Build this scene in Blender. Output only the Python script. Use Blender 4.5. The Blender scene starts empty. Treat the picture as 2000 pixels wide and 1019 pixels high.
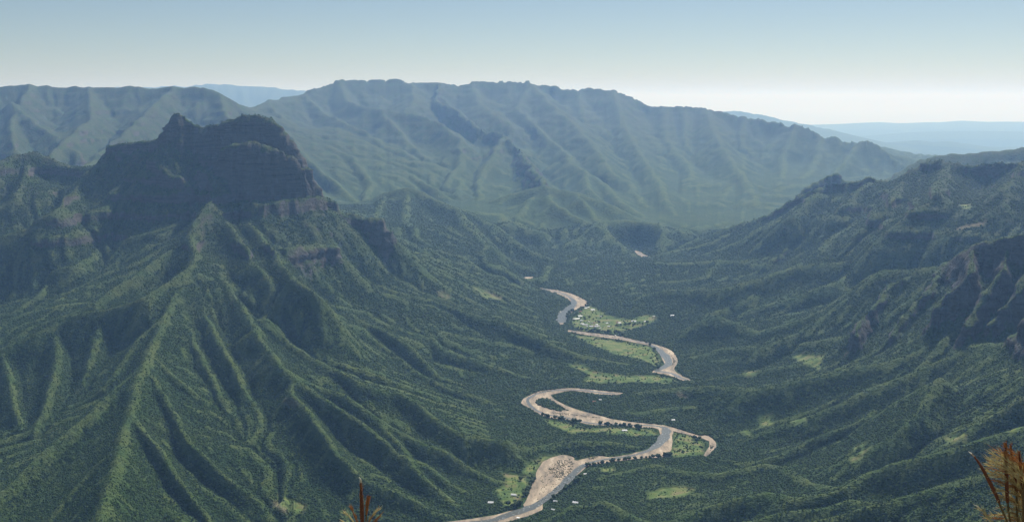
import bpy, bmesh, math, random, time
import numpy as np
from mathutils import Vector

T0 = time.time()
random.seed(7)
RNG = np.random.default_rng(11)
SC = bpy.context.scene
COL = SC.collection

# ------------------------------------------------------------------ camera, sky, sun, exposure
CAM_H = 1300.0            # metres above the river
FPX = 2100.0              # focal length in pixels of the 2000 px wide photograph
PITCH = math.atan((509.5 - 190.0) / FPX)
cam_d = bpy.data.cameras.new('camera'); cam = bpy.data.objects.new('camera', cam_d)
COL.objects.link(cam); SC.camera = cam
cam_d.sensor_width = 36.0; cam_d.lens = 36.0 * FPX / 2000.0
cam_d.clip_start = 0.1; cam_d.clip_end = 600000.0
cam.location = (0, 0, CAM_H)
cam.rotation_euler = (math.radians(90) - PITCH, 0, 0)

SUN_EL, SUN_AZ = math.radians(45), math.radians(24)      # azimuth to the right of the view direction
w = bpy.data.worlds.new('World'); SC.world = w; w.use_nodes = True
nt = w.node_tree; nt.nodes.clear()
sky = nt.nodes.new('ShaderNodeTexSky'); sky.sky_type = 'NISHITA'; sky.sun_disc = False
sky.sun_elevation = SUN_EL; sky.sun_rotation = SUN_AZ
sky.altitude = 1500; sky.air_density = 1.0; sky.dust_density = 0.4; sky.ozone_density = 2.0
bg = nt.nodes.new('ShaderNodeBackground'); bg.inputs[1].default_value = 0.051
out = nt.nodes.new('ShaderNodeOutputWorld')
nt.links.new(sky.outputs[0], bg.inputs[0]); nt.links.new(bg.outputs[0], out.inputs[0])
sun_d = bpy.data.lights.new('sun', 'SUN'); sun = bpy.data.objects.new('sun', sun_d); COL.objects.link(sun)
sun_d.energy = 4.8; sun_d.angle = math.radians(0.5); sun_d.color = (1.0, 0.975, 0.93)
sd = Vector((math.sin(SUN_AZ) * math.cos(SUN_EL), math.cos(SUN_AZ) * math.cos(SUN_EL), math.sin(SUN_EL)))
sun.rotation_euler = sd.to_track_quat('Z', 'Y').to_euler()
SC.view_settings.view_transform = 'Standard'; SC.view_settings.look = 'None'
SC.view_settings.exposure = 0.36; SC.view_settings.gamma = 1.0
SC.view_settings.use_curve_mapping = False
SC.cycles.use_denoising = True
SC.cycles.max_bounces = 4; SC.cycles.diffuse_bounces = 2; SC.cycles.glossy_bounces = 2
SC.cycles.volume_bounces = 1; SC.cycles.transparent_max_bounces = 8

HAZE_DENSITY = 2.85e-5
HAZE_COLOR = (0.33, 0.58, 1.0)
HAZE_ANISO = 0.27

# ------------------------------------------------------------------ survey helpers
def slope_at(py):
    return math.tan(math.atan((509.5 - py) / FPX) - PITCH)
def survey(px, py, D):
    """world point on the line of sight through a photograph pixel, D metres ahead"""
    c, s = math.cos(PITCH), math.sin(PITCH)
    u, v = (px - 1000.0) / FPX, (509.5 - py) / FPX
    yy = c + v * s; k = D / yy
    return (u * k, D, CAM_H + (-s + v * c) * k)
def survey_z(px, py, z):
    return survey(px, py, (z - CAM_H) / slope_at(py))
def line_d(pts):                      # (px, py, distance) or (px, py, height < 2000)
    r = []
    for px, py, v in pts:
        if 10500 < v < 22000 and px > 1200: v = v - min(px - 1200, 600) / 600 * .50 * (v - 10500)      # the range swings nearer on the right
        if 11000 < v < 22000: v = v + (v - 11000) * .5
        elif v >= 22000: v = v * 1.5
        r.append(survey(px, py, v) if v >= 2000 else survey_z(px, py, v))
    return np.array(r)
def line_z(pts, z0, z1, p=1.0):       # heights run from z0 to z1 along the line
    d = [0.0]
    for a, b in zip(pts[:-1], pts[1:]):
        d.append(d[-1] + math.hypot(a[0] - b[0], a[1] - b[1]))
    return np.array([survey_z(q[0], q[1], z0 + (z1 - z0) * (t / d[-1]) ** p) for q, t in zip(pts, d)])
def crop(pts, ox, oy, sc):
    return [(ox + a[0] / sc, oy + a[1] / sc) + tuple(a[2:]) for a in pts]

# ------------------------------------------------------------------ noise
def _hash(ix, iy, seed):
    with np.errstate(over='ignore'):
        h = ix.astype(np.uint32) * np.uint32(374761393) + iy.astype(np.uint32) * np.uint32(668265263) + np.uint32(seed * 97531 + 17)
        h = (h ^ (h >> np.uint32(13))) * np.uint32(1274126177)
        return (h ^ (h >> np.uint32(16)))
_ang = np.linspace(0, 2 * np.pi, 256, endpoint=False).astype(np.float32)
_GX, _GY = np.cos(_ang), np.sin(_ang)
def perlin(x, y, seed=0):
    x = np.asarray(x, np.float32); y = np.asarray(y, np.float32)
    ix = np.floor(x); iy = np.floor(y); fx = x - ix; fy = y - iy
    ix = ix.astype(np.int32); iy = iy.astype(np.int32)
    u = fx * fx * fx * (fx * (fx * 6 - 15) + 10); v = fy * fy * fy * (fy * (fy * 6 - 15) + 10)
    def g(dx, dy):
        h = _hash(ix + dx, iy + dy, seed) & np.uint32(255)
        return _GX[h] * (fx - dx) + _GY[h] * (fy - dy)
    a = g(0, 0); b = g(1, 0); c = g(0, 1); d = g(1, 1)
    return ((a + (b - a) * u) * (1 - v) + (c + (d - c) * u) * v) * 1.5
def fbm(x, y, octv, seed=0, gain=0.5):
    s = 0; a = 1.0
    for k in range(octv):
        s = s + a * perlin(x * 2 ** k + 13.7 * k, y * 2 ** k - 7.1 * k, seed + k); a *= gain
    return s

# ------------------------------------------------------------------ ridges (surveyed from the photograph)
# every entry: (Nx3 points, near slope amplitude A, its length L, far slope s, reach R, cliff height, cliff width)
RIDGES = []
def ridge(p, A=180, L=330, s=0.24, R=3500, ch=0, cw=60): RIDGES.append((p, A, L, s, R, ch, cw))
def spur(p, A=74, L=85, s=0.38, R=900, ch=0, cw=40): RIDGES.append((p, A, L, s, R, ch, cw))

ridge(np.array([(-5000,-900,1200),(0,-150,1245),(5000,-500,1200)], float), 100, 100, .50, 2600)
# the mesa and the ridges hanging off it
ridge(line_d([(305,268,6550),(325,243,6520),(345,214,6500),(354,208,6500),(360,212,6500),(370,228,6500),(382,236,6500)]), 90, 260, .45, 2200, 75, 45)
ridge(line_d([(380,238,6500),(405,242,6500),(440,232,6480),(475,218,6450),(500,217,6450),(522,224,6430),(545,240,6420)]), 100, 260, .42, 2200, 290, 130)
ridge(line_d([(545,240,6420),(560,262,6400),(580,290,6400),(598,320,6380)]), 100, 260, .42, 1800, 170, 60)
ridge(line_d([(440,278,6240),(480,272,6190),(530,275,6210),(563,296,6240),(588,320,6260)]), 80, 200, .42, 1500, 190, 60)
ridge(line_d([(602,325,6380),(612,345,6380),(619,362,6370)]), 60, 200, .42, 1500, 60, 50)
ridge(line_d([(215,280,6700),(232,274,6700),(262,272,6680),(305,268,6550)]), 60, 300, .36, 2200, 26, 25)
spur(line_d([(232,274,6700),(240,300,6620),(262,330,6500)]), 80, 160, .4, 900, 60, 40)
spur(line_d([(300,300,6350),(330,330,6200),(370,350,6150)]), 60, 160, .4, 900, 40, 40)
spur(line_d([(395,320,6250),(418,345,6100),(430,360,6000)]), 60, 160, .4, 900, 50, 40)
ridge(line_d([(0,300,7000),(30,290,7150),(60,284,7200),(90,291,7200),(118,310,7100),(142,320,7000),(170,316,6900),(200,300,6800),(215,282,6700)]), 150, 300, .33, 3000)
ridge(line_d([(-260,330,6800),(-120,318,6900),(0,300,7000)]), 150, 300, .33, 3000)
# central spur coming toward the viewer
ridge(line_d([(430,345,6100),(418,371,5950),(400,392,5750),(386,418,5600),(374,450,5450),(378,475,5250),(383,492,5120)]), 110, 220, .36, 2500)
ridge(line_d([(383,492,5120),(368,515,4950),(350,545,4800),(335,585,4620),(315,630,4350),(293,672,4130),(288,685,4060)]), 120, 260, .30, 2500)
ridge(line_d([(288,685,4060),(278,705,3930),(268,735,3780),(255,790,3520),(240,835,3330),(232,872,3170),(220,905,3020),(205,960,2850),(188,1030,2640),(150,1150,2300)]), 90, 200, .30, 2000)
# its right-hand spurs, down to the river
S = lambda pts, z0, z1, p=1.0, **k: spur(line_z(pts, z0, z1, p), **k)
S([(386,500),(430,530),(470,580),(498,620),(545,687),(604,726),(651,745),(729,796),(811,839),(870,863),(909,894),(960,925),(1005,945)], 545, 8, .8)
S([(498,620),(529,624),(588,663),(635,694),(698,733),(741,745),(784,753),(823,777),(870,812),(905,831),(960,840),(1030,850),(1075,845),(1105,841),(1150,848),(1195,850),(1240,860),(1272,873)], 400, 22, .62)
S([(520,600),(557,620),(643,647),(713,663),(776,679),(815,710),(870,741),(940,765),(964,777),(1000,783)], 415, 12, .8)
S([(560,470),(588,525),(620,564),(708,585),(777,620),(843,643),(862,667),(905,679),(948,694),(999,714),(1060,742)], 520, 10, .75)
S([(640,470),(667,500),(714,525),(761,547),(855,572),(900,591),(960,610),(1040,640),(1100,668),(1190,692),(1268,714)], 480, 12, .7)
S([(560,700),(568,749),(607,796),(655,867),(698,910),(792,953),(850,985),(900,1003)], 300, 10)
S([(545,687),(580,720),(640,770),(700,810),(760,850),(830,890),(880,935),(930,965)], 330, 10)
S([(729,796),(775,845),(810,900),(850,940),(900,985)], 190, 15)
S([(400,600),(434,660),(470,720),(510,790),(550,850)], 400, 130, s=.45)
S([(350,600),(372,640),(400,700),(428,760),(450,810)], 390, 170, s=.45)
S([(293,675),(340,725),(400,775),(455,820),(468,880)], 338, 95, s=.45)
S([(282,700),(330,770),(370,850),(430,905),(518,977),(560,1015)], 318, 40, s=.42)
S([(255,790),(300,850),(340,910),(400,980),(430,1040)], 282, 60, s=.42)
S([(235,860),(262,920),(300,980),(330,1050)], 240, 70, s=.42)
S([(587,829),(640,862),(700,905)], 175, 110, s=.4)
S([(650,560),(700,600),(760,640),(800,660),(830,690)], 330, 160)
S([(700,500),(760,520),(830,540),(890,560),(960,590)], 400, 120)
S([(870,640),(930,650),(1000,660),(1060,680)], 160, 60)
# left-hand spurs
S([(383,495),(345,528),(286,565),(201,591),(132,607),(69,639),(0,668),(-120,720)], 550, 180, s=.36, A=70, L=140)
S([(374,450),(298,500),(251,531),(182,575),(135,597),(60,625)], 600, 300, s=.36)
S([(400,392),(340,425),(270,448),(220,462),(198,471),(151,506),(94,522),(0,556),(-100,600)], 700, 250, s=.36, A=60, L=120)
S([(262,330),(210,380),(176,400),(107,430),(41,470),(0,490),(-80,520)], 790, 380, s=.36, A=60)
S([(176,318),(140,365),(107,396),(41,428),(0,450),(-90,480)], 850, 480, s=.36, A=60)
S([(60,285),(50,330),(20,370),(-40,410)], 950, 620, s=.36)
S([(90,292),(110,340),(130,370)], 940, 720, s=.4)
S([(292,676),(250,720),(200,765),(150,810),(90,860),(53,895),(0,945),(-60,1000)], 340, 60, s=.42)
S([(280,706),(230,752),(180,800),(120,850),(60,905),(0,965)], 318, 90, s=.45)
S([(240,835),(200,880),(150,930),(100,990),(70,1040)], 255, 60, s=.42)
S([(198,592),(190,640),(175,690),(160,740)], 395, 200, s=.42)
S([(110,615),(110,670),(100,730),(85,790),(70,830)], 330, 130, s=.42)
S([(0,668),(20,730),(30,790),(50,850)], 250, 90, s=.42)
S([(-60,690),(-60,760),(-30,850)], 230, 80, s=.42)
S([(330,590),(310,610),(270,650),(230,700),(200,740)], 430, 240, s=.5)
S([(94,522),(80,560),(40,590),(0,615)], 400, 270, s=.4)
S([(251,531),(225,560),(190,575)], 440, 360, s=.45)
# right shoulder of the mesa with its dark knobs
ridge(line_d([(619,362,6370),(645,382,6380),(670,402,6400),(687,402,6420),(700,415,6420)]), 80, 180, .36, 2000, 30, 30)
ridge(line_d([(700,425,6400),(722,420,6350),(738,420,6350),(752,432,6350)]), 50, 150, .36, 1500, 130, 60)
ridge(line_d([(752,432,6400),(775,462,6400),(800,488,6450),(850,512,6550),(905,538,6600),(955,560,6560),(1010,585,6450),(1060,612,6300),(1085,632,6150)]), 60, 160, .28, 2000)
S([(520,470),(560,480),(610,470),(650,465)], 560, 560, A=30, L=60, s=.38, ch=70, cw=40)
S([(470,380),(520,385),(580,380),(625,375)], 760, 760, A=30, L=60, s=.38, ch=40, cw=40)
S([(440,380),(480,420),(530,470),(570,530),(620,564)], 720, 470, s=.4)
S([(420,372),(450,430),(490,490),(540,550),(588,600)], 740, 400, s=.4)

# mid-distance hills left of the valley
ridge(line_d([(640,400,9300),(700,388,9500),(750,370,9600),(800,362,9500),(850,384,9300),(900,405,9100),(960,440,8800),(1010,468,8500),(1060,490,8200),(1120,515,7900)]), 140, 240, .34, 2200)
S([(885,400),(915,430),(960,470),(1030,500),(1090,530)], 395, 60, A=80, L=110, s=.4)
S([(800,362),(790,400),(810,440),(850,470),(900,500)], 515, 200, A=80, L=110, s=.4)
S([(750,372),(730,410),(760,450),(820,480)], 500, 250, A=80, L=110, s=.4)
S([(900,405),(950,450),(940,500),(990,520)], 390, 120, A=80, L=110, s=.4)
ridge(line_d([(900,400,10800),(940,388,10800),(1000,366,10600),(1062,352,10500),(1130,372,10300),(1200,400,10100),(1260,430,9900),(1300,452,9700),(1345,470,9550)]), 150, 260, .34, 2600)
S([(1062,352),(1085,385),(1120,410),(1160,440),(1230,475)], 485, 60, A=80, L=120, s=.4)
S([(1062,352),(1030,385),(1010,420),(980,440)], 485, 180, A=80, L=120, s=.4)
S([(1130,372),(1170,420),(1230,460)], 440, 90, A=80, L=120, s=.4)
S([(1110,500),(1150,490),(1190,497),(1215,505)], 120, 40, A=40, L=130, s=.25)
S([(1040,525),(1090,505),(1130,520),(1190,525)], 110, 40, A=40, L=130, s=.25)

# low ridges behind and beside the village
ridge(line_z([(1141,574),(1170,550),(1206,526),(1250,508),(1330,505),(1400,500),(1470,500),(1540,480)], 15, 300, 1.0), 50, 150, .25, 1500)
ridge(line_z([(1230,590),(1262,566),(1300,557),(1424,553),(1494,532),(1565,509),(1653,502),(1706,489),(1759,465),(1812,443),(1900,430),(2000,400),(2150,360)], 40, 700, .8), 80, 200, .26, 2500)
S([(1494,532),(1470,570),(1400,600),(1340,612)], 240, 60, A=40, L=120, s=.25)
S([(1700,490),(1640,540),(1560,570),(1480,590)], 390, 180, A=40, L=120, s=.3)
S([(1400,505),(1380,530),(1330,540),(1270,545)], 190, 60, A=40, L=120, s=.25)
S([(1540,480),(1500,505),(1450,515)], 310, 200, A=60, L=120, s=.3, ch=20)
# far right mountain
ridge(line_d([(2200,305,6800),(2000,309,7000),(1940,312,7150),(1900,315,7250),(1851,308,7400),(1833,301,7480),(1812,302,7500),(1790,318,7550),(1765,330,7600),(1752,344,7700),(1720,345,7800),(1689,337,7900),(1670,346,7950),(1653,351,8000),(1597,358,8100),(1561,372,8200),(1535,390,8250),(1512,407,8300),(1459,428,8500),(1371,457,8750),(1318,478,8800),(1285,492,8850)]), 110, 230, .26, 3000, 35, 40)
S([(1850,315),(1830,370),(1790,400),(1700,430),(1620,470)], 870, 420, A=60, L=140, s=.3)
S([(1700,345),(1650,390),(1580,420),(1500,460),(1430,490)], 740, 200, A=60, L=140, s=.3)
S([(1600,362),(1550,410),(1480,440),(1400,480),(1340,500)], 660, 90, A=60, L=140, s=.3)
S([(2000,312),(1960,360),(1900,380),(1820,410),(1760,430)], 900, 520, A=60, L=140, s=.3)
S([(1760,345),(1740,390),(1680,410),(1620,430),(1560,460),(1500,485)], 770, 250, A=60, L=140, s=.3)
S([(1990,340),(1960,390),(1900,420)], 840, 640, A=60, L=140, s=.3)
ridge(line_d([(1560,375,9300),(1590,351,9400),(1610,338,9450),(1635,328,9500),(1645,343,9500),(1690,345,9500)]), 80, 250, .35, 2000, 60, 50)
ridge(line_d([(1760,335,10200),(1780,312,10400),(1802,298,10500),(1830,293,10500),(1900,287,10600),(1960,280,10600),(2000,275,10600),(2200,262,10600)]), 150, 350, .28, 3000)
# near right mountain
ridge(line_d([(2300,440,4000),(2000,455,4300),(1960,459,4380),(1930,463,4450),(1900,470,4550),(1880,487,4650),(1845,508,4800)]), 90, 160, .33, 2500, 90, 60)
ridge(line_d([(1845,508,4800),(1790,517,5000),(1730,516,5150),(1700,528,5250),(1665,555,5250),(1640,574,5250),(1600,598,5250),(1560,617,5270),(1480,640,5350)]), 70, 160, .30, 2500)
ridge(line_d([(1480,640,5350),(1440,622,5520),(1400,607,5620),(1372,615,5640),(1345,640,5640),(1318,662,5650)]), 40, 120, .28, 1500)
S([(1800,520),(1765,540),(1740,548),(1715,580),(1690,606),(1672,640)], 520, 320, s=.36, A=40, ch=150, cw=45)
S([(1845,508),(1815,560),(1790,580),(1765,610),(1745,640)], 572, 345, s=.36, ch=130, cw=45)
S([(1900,480),(1890,530),(1850,560),(1825,590)], 690, 490, s=.36, ch=110, cw=45)
S([(1960,460),(1960,520),(1930,560),(1905,600),(1890,630)], 730, 460, s=.36, ch=130, cw=45)
S([(2010,520),(1990,560),(1965,590),(1935,620)], 660, 480, s=.36, ch=130, cw=45)
S([(2050,580),(2010,610),(1985,640)], 660, 500, s=.36, ch=150, cw=45)
S([(1905,640),(1830,660),(1742,690),(1618,715),(1547,733),(1472,749),(1407,743),(1350,744),(1310,746),(1250,757),(1222,763)], 430, 22, .85, A=40, L=110, s=.3)
S([(2060,640),(2000,649),(1900,663),(1812,700),(1724,735),(1600,795),(1520,820),(1450,848),(1405,865)], 530, 10, 1, A=40, L=110, s=.3)
S([(1745,650),(1690,670),(1600,690),(1530,705),(1450,720),(1370,735)], 310, 25, .8, A=40, L=110, s=.3)
S([(1672,645),(1620,650),(1540,665),(1450,690),(1360,700)], 280, 15, .8, A=40, L=110, s=.3)
S([(1640,590),(1560,640),(1500,665),(1420,668),(1350,690)], 300, 30, .8, A=40, L=110, s=.3)
S([(1480,790),(1400,778),(1320,785),(1250,800),(1190,800)], 80, 15, .8, A=30, L=90, s=.3)
S([(1530,740),(1480,775),(1420,800),(1360,820)], 120, 20, .8, A=30, L=90, s=.3)
S([(2080,690),(1950,690),(1842,724),(1741,763),(1685,808),(1601,841),(1518,880),(1440,898)], 470, 40, .8, A=50, L=110, s=.32)
S([(2100,790),(2000,819),(1853,863),(1786,880),(1700,905),(1640,938),(1560,955),(1500,948),(1466,953),(1375,978),(1320,1000),(1280,1030)], 520, 90, .8, A=60, L=120, s=.34)
S([(1842,724),(1800,790),(1760,830),(1720,850)], 400, 260, A=40, L=90, s=.34)
S([(2000,760),(1930,800),(1880,840)], 450, 340, A=40, L=90, s=.34)
S([(1583,927),(1537,897),(1489,893),(1407,912),(1342,910),(1277,897),(1206,918),(1160,930)], 110, 12, 1.0, A=40, L=90, s=.34)
S([(1640,938),(1583,927),(1537,897)], 170, 110, 1.0, A=40, L=90, s=.34)
S([(1320,1000),(1277,1006),(1232,992),(1180,966),(1115,980),(1060,1010)], 100, 15, .8, A=40, L=90, s=.34)
S([(2100,880),(1980,900),(1850,925),(1760,950),(1650,985),(1560,1010),(1480,1050)], 560, 200, .8, A=50, L=110, s=.36)
S([(2100,960),(1980,980),(1870,1000),(1760,1040)], 600, 330, .8, A=50, L=110, s=.36)
S([(1740,960),(1660,955),(1600,975),(1540,985),(1440,1010),(1380,1040)], 300, 140, .8, A=40, L=90, s=.36)

# the big massif across the head of the valley
F = [(593,178,15500),(611,168,15600),(635,162,15800),(664,152,16000),(741,150,16200),(800,152,16300),(854,152,16300),(900,161,16300),(918,156,16400),(957,153,16400),(989,156,16500),(1035,154,16500),(1048,167,16500),(1063,162,16500),(1091,163,16500),(1102,170,16500),(1130,171,16500),(1158,167,16500),(1180,172,16500),(1197,170,16500),(1212,176,16500),(1236,187,16500),(1261,201,16400),(1300,205,16400),(1335,202,16400),(1380,208,16400),(1424,215,16400),(1452,225,16400),(1484,227,16400),(1512,232,16400),(1540,243,16400),(1554,237,16400),(1583,247,16400),(1607,262,16400),(1629,259,16400),(1646,273,16300),(1675,271,16300),(1699,271,16300),(1724,287,16200),(1766,318,16000),(1830,360,15500)]
ridge(line_d(F), 260, 600, .165, 9500, 12, 40)
FS = dict(A=170, L=280, s=.30, R=3000)
D3 = lambda pts, **k: spur(line_d(pts), **{**FS, **k})
D3([(860,155,16200),(850,190,15200),(890,205,14600),(940,248,13600),(985,255,13000),(1020,290,12400),(1062,352,10800)], ch=60, cw=80)
D3([(664,155,15900),(680,190,15000),(740,205,14400),(800,210,14000),(850,225,13500),(900,260,12800),(900,310,12000),(860,350,11300)])
D3([(593,178,15500),(640,215,14200),(720,250,13200),(760,290,12400),(790,330,11500),(860,360,10900)])
D3([(520,188,14500),(560,230,13200),(620,270,12300),(690,300,11600),(730,350,10800),(700,385,10000)])
D3([(740,205,14400),(800,270,12900),(830,300,12300)])
D3([(985,255,13000),(950,310,12000),(930,350,11400),(940,385,10900)])
D3([(1035,154,16500),(1010,200,15200),(1060,250,14000),(1110,290,13000),(1140,330,12000),(1150,360,11200)])
D3([(1130,171,16500),(1140,230,15000),(1190,280,13700),(1220,330,12600),(1250,380,11500),(1280,420,10500)])
D3([(1236,187,16500),(1240,250,15000),(1290,310,13600),(1320,370,12400),(1340,420,11300)])
D3([(1335,202,16400),(1340,270,14800),(1380,330,13500),(1390,380,12200),(1400,430,10900),(1400,455,10000)])
D3([(1452,225,16400),(1440,290,14800),(1440,340,13800),(1450,380,12800),(1440,425,10900)])
D3([(1554,237,16400),(1530,300,14900),(1530,350,13200),(1500,395,11700),(1480,430,10800)])
D3([(1675,271,16300),(1640,320,14600),(1600,360,13000),(1560,390,11800)])
D3([(1380,208,16300),(1400,262,14700),(1430,310,13500),(1465,360,12200),(1480,405,11000)], A=95, L=330, s=.22)
D3([(1300,205,16300),(1300,270,14700),(1348,320,13400),(1362,372,12000),(1385,412,10900),(1395,446,9900)], A=95, L=330, s=.22)
D3([(1197,170,16400),(1212,230,15000),(1250,292,13500),(1285,345,12200),(1306,392,11000),(1335,432,10000)], A=95, L=330, s=.22)
D3([(1607,262,16300),(1590,312,14900),(1572,350,13400),(1545,385,12000)], A=95, L=330, s=.22)
D3([(1440,340,13000),(1410,385,11600),(1430,420,10500),(1420,450,9800)], A=95, L=330, s=.22)
D3([(1180,350,11600),(1215,385,10900),(1262,420,10200)], A=80)
D3([(1035,154,16500),(1085,205,15000),(1125,240,14000),(1165,285,13000),(1190,325,12200)], A=95, L=330, s=.22)
D3([(800,152,16300),(812,185,15300),(790,215,14300)], A=95, L=330, s=.22)
D3([(918,156,16400),(935,190,15400),(975,225,14200)], A=95, L=330, s=.22)
D3([(1100,300,12600),(1180,350,11600),(1230,395,11000),(1300,430,10400)], A=80)
ridge(line_d([(-400,150,13500),(-150,153,13500),(0,156,13500),(60,156,13500),(135,160,13500),(175,162,13400),(240,160,13300),(290,162,13200),(340,161,13100),(390,161,13000),(412,166,12900),(432,176,12800),(462,192,12800),(484,203,13200),(497,202,13800),(530,186,14500),(560,184,15000),(593,178,15500)]), 240, 500, .2, 8000)
D3([(340,161,13100),(280,215,11800),(235,255,11000),(180,300,10000),(140,330,9200)])
D3([(175,162,13400),(180,220,12000),(130,260,11000),(90,300,10000)])
D3([(60,156,13500),(20,230,11800),(30,280,10500)])
D3([(432,176,12800),(440,215,11800),(500,260,10900),(560,310,10200),(640,390,9400)])
D3([(20,190,12600),(80,240,11600),(150,290,10400)])
D3([(484,208,13100),(560,250,12200),(600,300,11200),(660,350,10300),(700,388,9600)])
# the faint ranges beyond
ridge(line_d([(100,160,30000),(180,158,30000),(300,156,30000),(360,154,30000),(420,150,30000),(500,155,30000),(560,160,30000),(610,166,30000),(700,175,30000)]), 200, 900, .2, 9000)
ridge(line_d([(1190,196,27000),(1260,200,27000),(1310,198,27000),(1400,205,27000),(1450,204,27000),(1490,216,27000),(1530,232,27000),(1600,250,27000)]), 200, 900, .2, 7000)
ridge(line_d([(1560,240,46000),(1640,238,46000),(1720,234,46000),(1760,238,46000),(1800,235,46000),(1850,237,46000),(1880,231,46000),(1930,235,46000),(1960,233,46000),(2050,234,46000),(2400,235,46000)]), 60, 900, .1, 9000)
ridge(line_d([(1600,262,28000),(1680,276,28000),(1740,278,28000),(1790,267,28000),(1820,277,28000),(1850,269,28000),(1890,276,28000),(1920,284,28000),(2000,280,28000),(2200,284,28000)]), 60, 700, .14, 6000)
ridge(line_d([(1500,250,36000),(1650,262,36000),(1720,254,36000),(1800,248,36000),(1900,246,36000),(2100,250,36000)]), 120, 700, .16, 7000)

# ------------------------------------------------------------------ river bed, traced
C7 = lambda p: crop(p, 850, 730, 3.3333)
C6 = lambda p: crop(p, 1000, 470, 3.4)
BED = [
 C7([(-400,1010),(60,963),(300,930),(540,880),(575,850),(600,800),(625,720),(655,680),(655,640),(690,585),(750,545),(830,525),(900,540),(920,562),(1060,532),(1130,540),(1270,520),(1380,490),(1440,450),(1465,400),(1450,360),(1400,340),(1380,330),(1420,325),(1540,350),(1548,380),(1540,440),(1530,500),(1480,540),(1380,545),(1150,570),(1000,595),(950,640),(880,700),(800,770),(740,810),(700,850),(690,885),(560,935),(350,985),(60,1040),(-400,1100)]),
 C7([(1440,350),(1300,345),(1180,330),(1100,335),(1000,328),(880,298),(760,285),(680,262),(630,228),(560,188),(590,150),(680,112),(860,92),(1000,100),(1200,121),(1222,127),(1200,134),(1100,137),(990,122),(880,108),(780,128),(755,142),(800,178),(900,222),(1000,252),(1150,292),(1280,312),(1440,330)]),
 C7([(1480,330),(1600,365),(1720,402),(1770,400),(1835,455),(1800,505),(1760,535),(1748,525),(1785,450),(1740,418),(1600,382),(1480,350)]),
 C6([(380,592),(500,608),(620,622),(720,636),(820,658),(950,688),(1060,730),(1100,800),(1075,850),(1120,890),(1165,912),(1195,932),(1150,930),(1060,898),(1000,885),(930,872),(1000,830),(1010,800),(970,740),(940,705),(850,682),(700,654),(600,640),(500,626),(380,606)]),
 C6([(190,312),(215,318),(300,328),(400,353),(500,405),(485,435),(440,450),(390,480),(365,500),(350,540),(330,560),(300,528),(320,480),(370,440),(400,420),(380,392),(300,352),(190,322)]),
 C6([(65,255),(90,240),(140,240),(110,280)]),
 C6([(815,66),(850,73),(880,93),(950,118),(890,122),(835,92)]),
]
ISLAND = C7([(640,168),(690,157),(735,152),(800,190),(885,240),(800,245),(720,228),(650,200)])
WATER = [   # centre lines (px, py, half width in metres)
 C7([(-300,1030,12),(100,985,12),(350,955,13),(480,915,16),(590,880,20),(660,850,14),(740,795,12),(830,720,13),(900,650,15),(950,605,12),(1000,580,7),(1100,556,7),(1270,533,8),(1390,496,10),(1460,450,18),(1495,400,20),(1505,365,17),(1480,346,9),(1400,334,6),(1300,335,6),(1150,326,7),(1050,324,8),(950,308,7),(850,284,6),(740,266,6),(660,236,7),(612,195,7),(606,160,7),(680,124,7),(780,106,7),(900,103,6),(1000,110,7),(1100,124,9),(1195,128,5)]),
 C6([(1180,927,5),(1130,915,9),(1060,880,10),(990,868,12),(960,862,14),(1010,838,16),(1040,815,18),(1030,780,20),(1000,745,20),(960,712,15),(900,682,9),(800,660,6),(700,643,6),(560,622,6),(400,600,6)]),
 C6([(205,318,6),(300,340,8),(370,368,10),(410,400,16),(395,430,30),(350,470,36),(325,515,36),(325,545,30)]),
 C6([(835,78,10),(870,98,10),(930,117,9)]),
]
def on_plane(pts, z=0.0): return np.array([survey_z(p[0], p[1], z) for p in pts])

# ------------------------------------------------------------------ the terrain grid
NU = 900
U = np.linspace(-0.64, 0.64, NU)
def rows(k=1.0):
    ys = [330.0]
    while ys[-1] < 95000:
        y = ys[-1]
        dv = 0.012 if y < 1500 else 0.005 if y < 2300 else 0.0021 if y < 9500 else 0.0032 if y < 22500 else 0.010
        ys.append(y * math.exp(dv * k))
    return np.array(ys)

def seg_windows(p, q, R, X_u, Yv):
    y0, y1 = min(p[1], q[1]) - R, max(p[1], q[1]) + R
    j0, j1 = np.searchsorted(Yv, y0), np.searchsorted(Yv, y1)
    if j1 <= j0: return None
    x0, x1 = min(p[0], q[0]) - R, max(p[0], q[0]) + R
    ya, yb = max(Yv[j0], y0), Yv[j1 - 1]
    u0 = min(x0 / ya, x0 / yb); u1 = max(x1 / ya, x1 / yb)
    i0, i1 = np.searchsorted(X_u, u0), np.searchsorted(X_u, u1)
    if i1 <= i0: return None
    return j0, j1, i0, i1

def seg_dist(px, py, p, q):
    dx, dy = q[0] - p[0], q[1] - p[1]; l2 = dx * dx + dy * dy + 1e-9
    t = np.clip(((px - p[0]) * dx + (py - p[1]) * dy) / l2, 0, 1)
    return np.hypot(px - p[0] - t * dx, py - p[1] - t * dy), t

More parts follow.
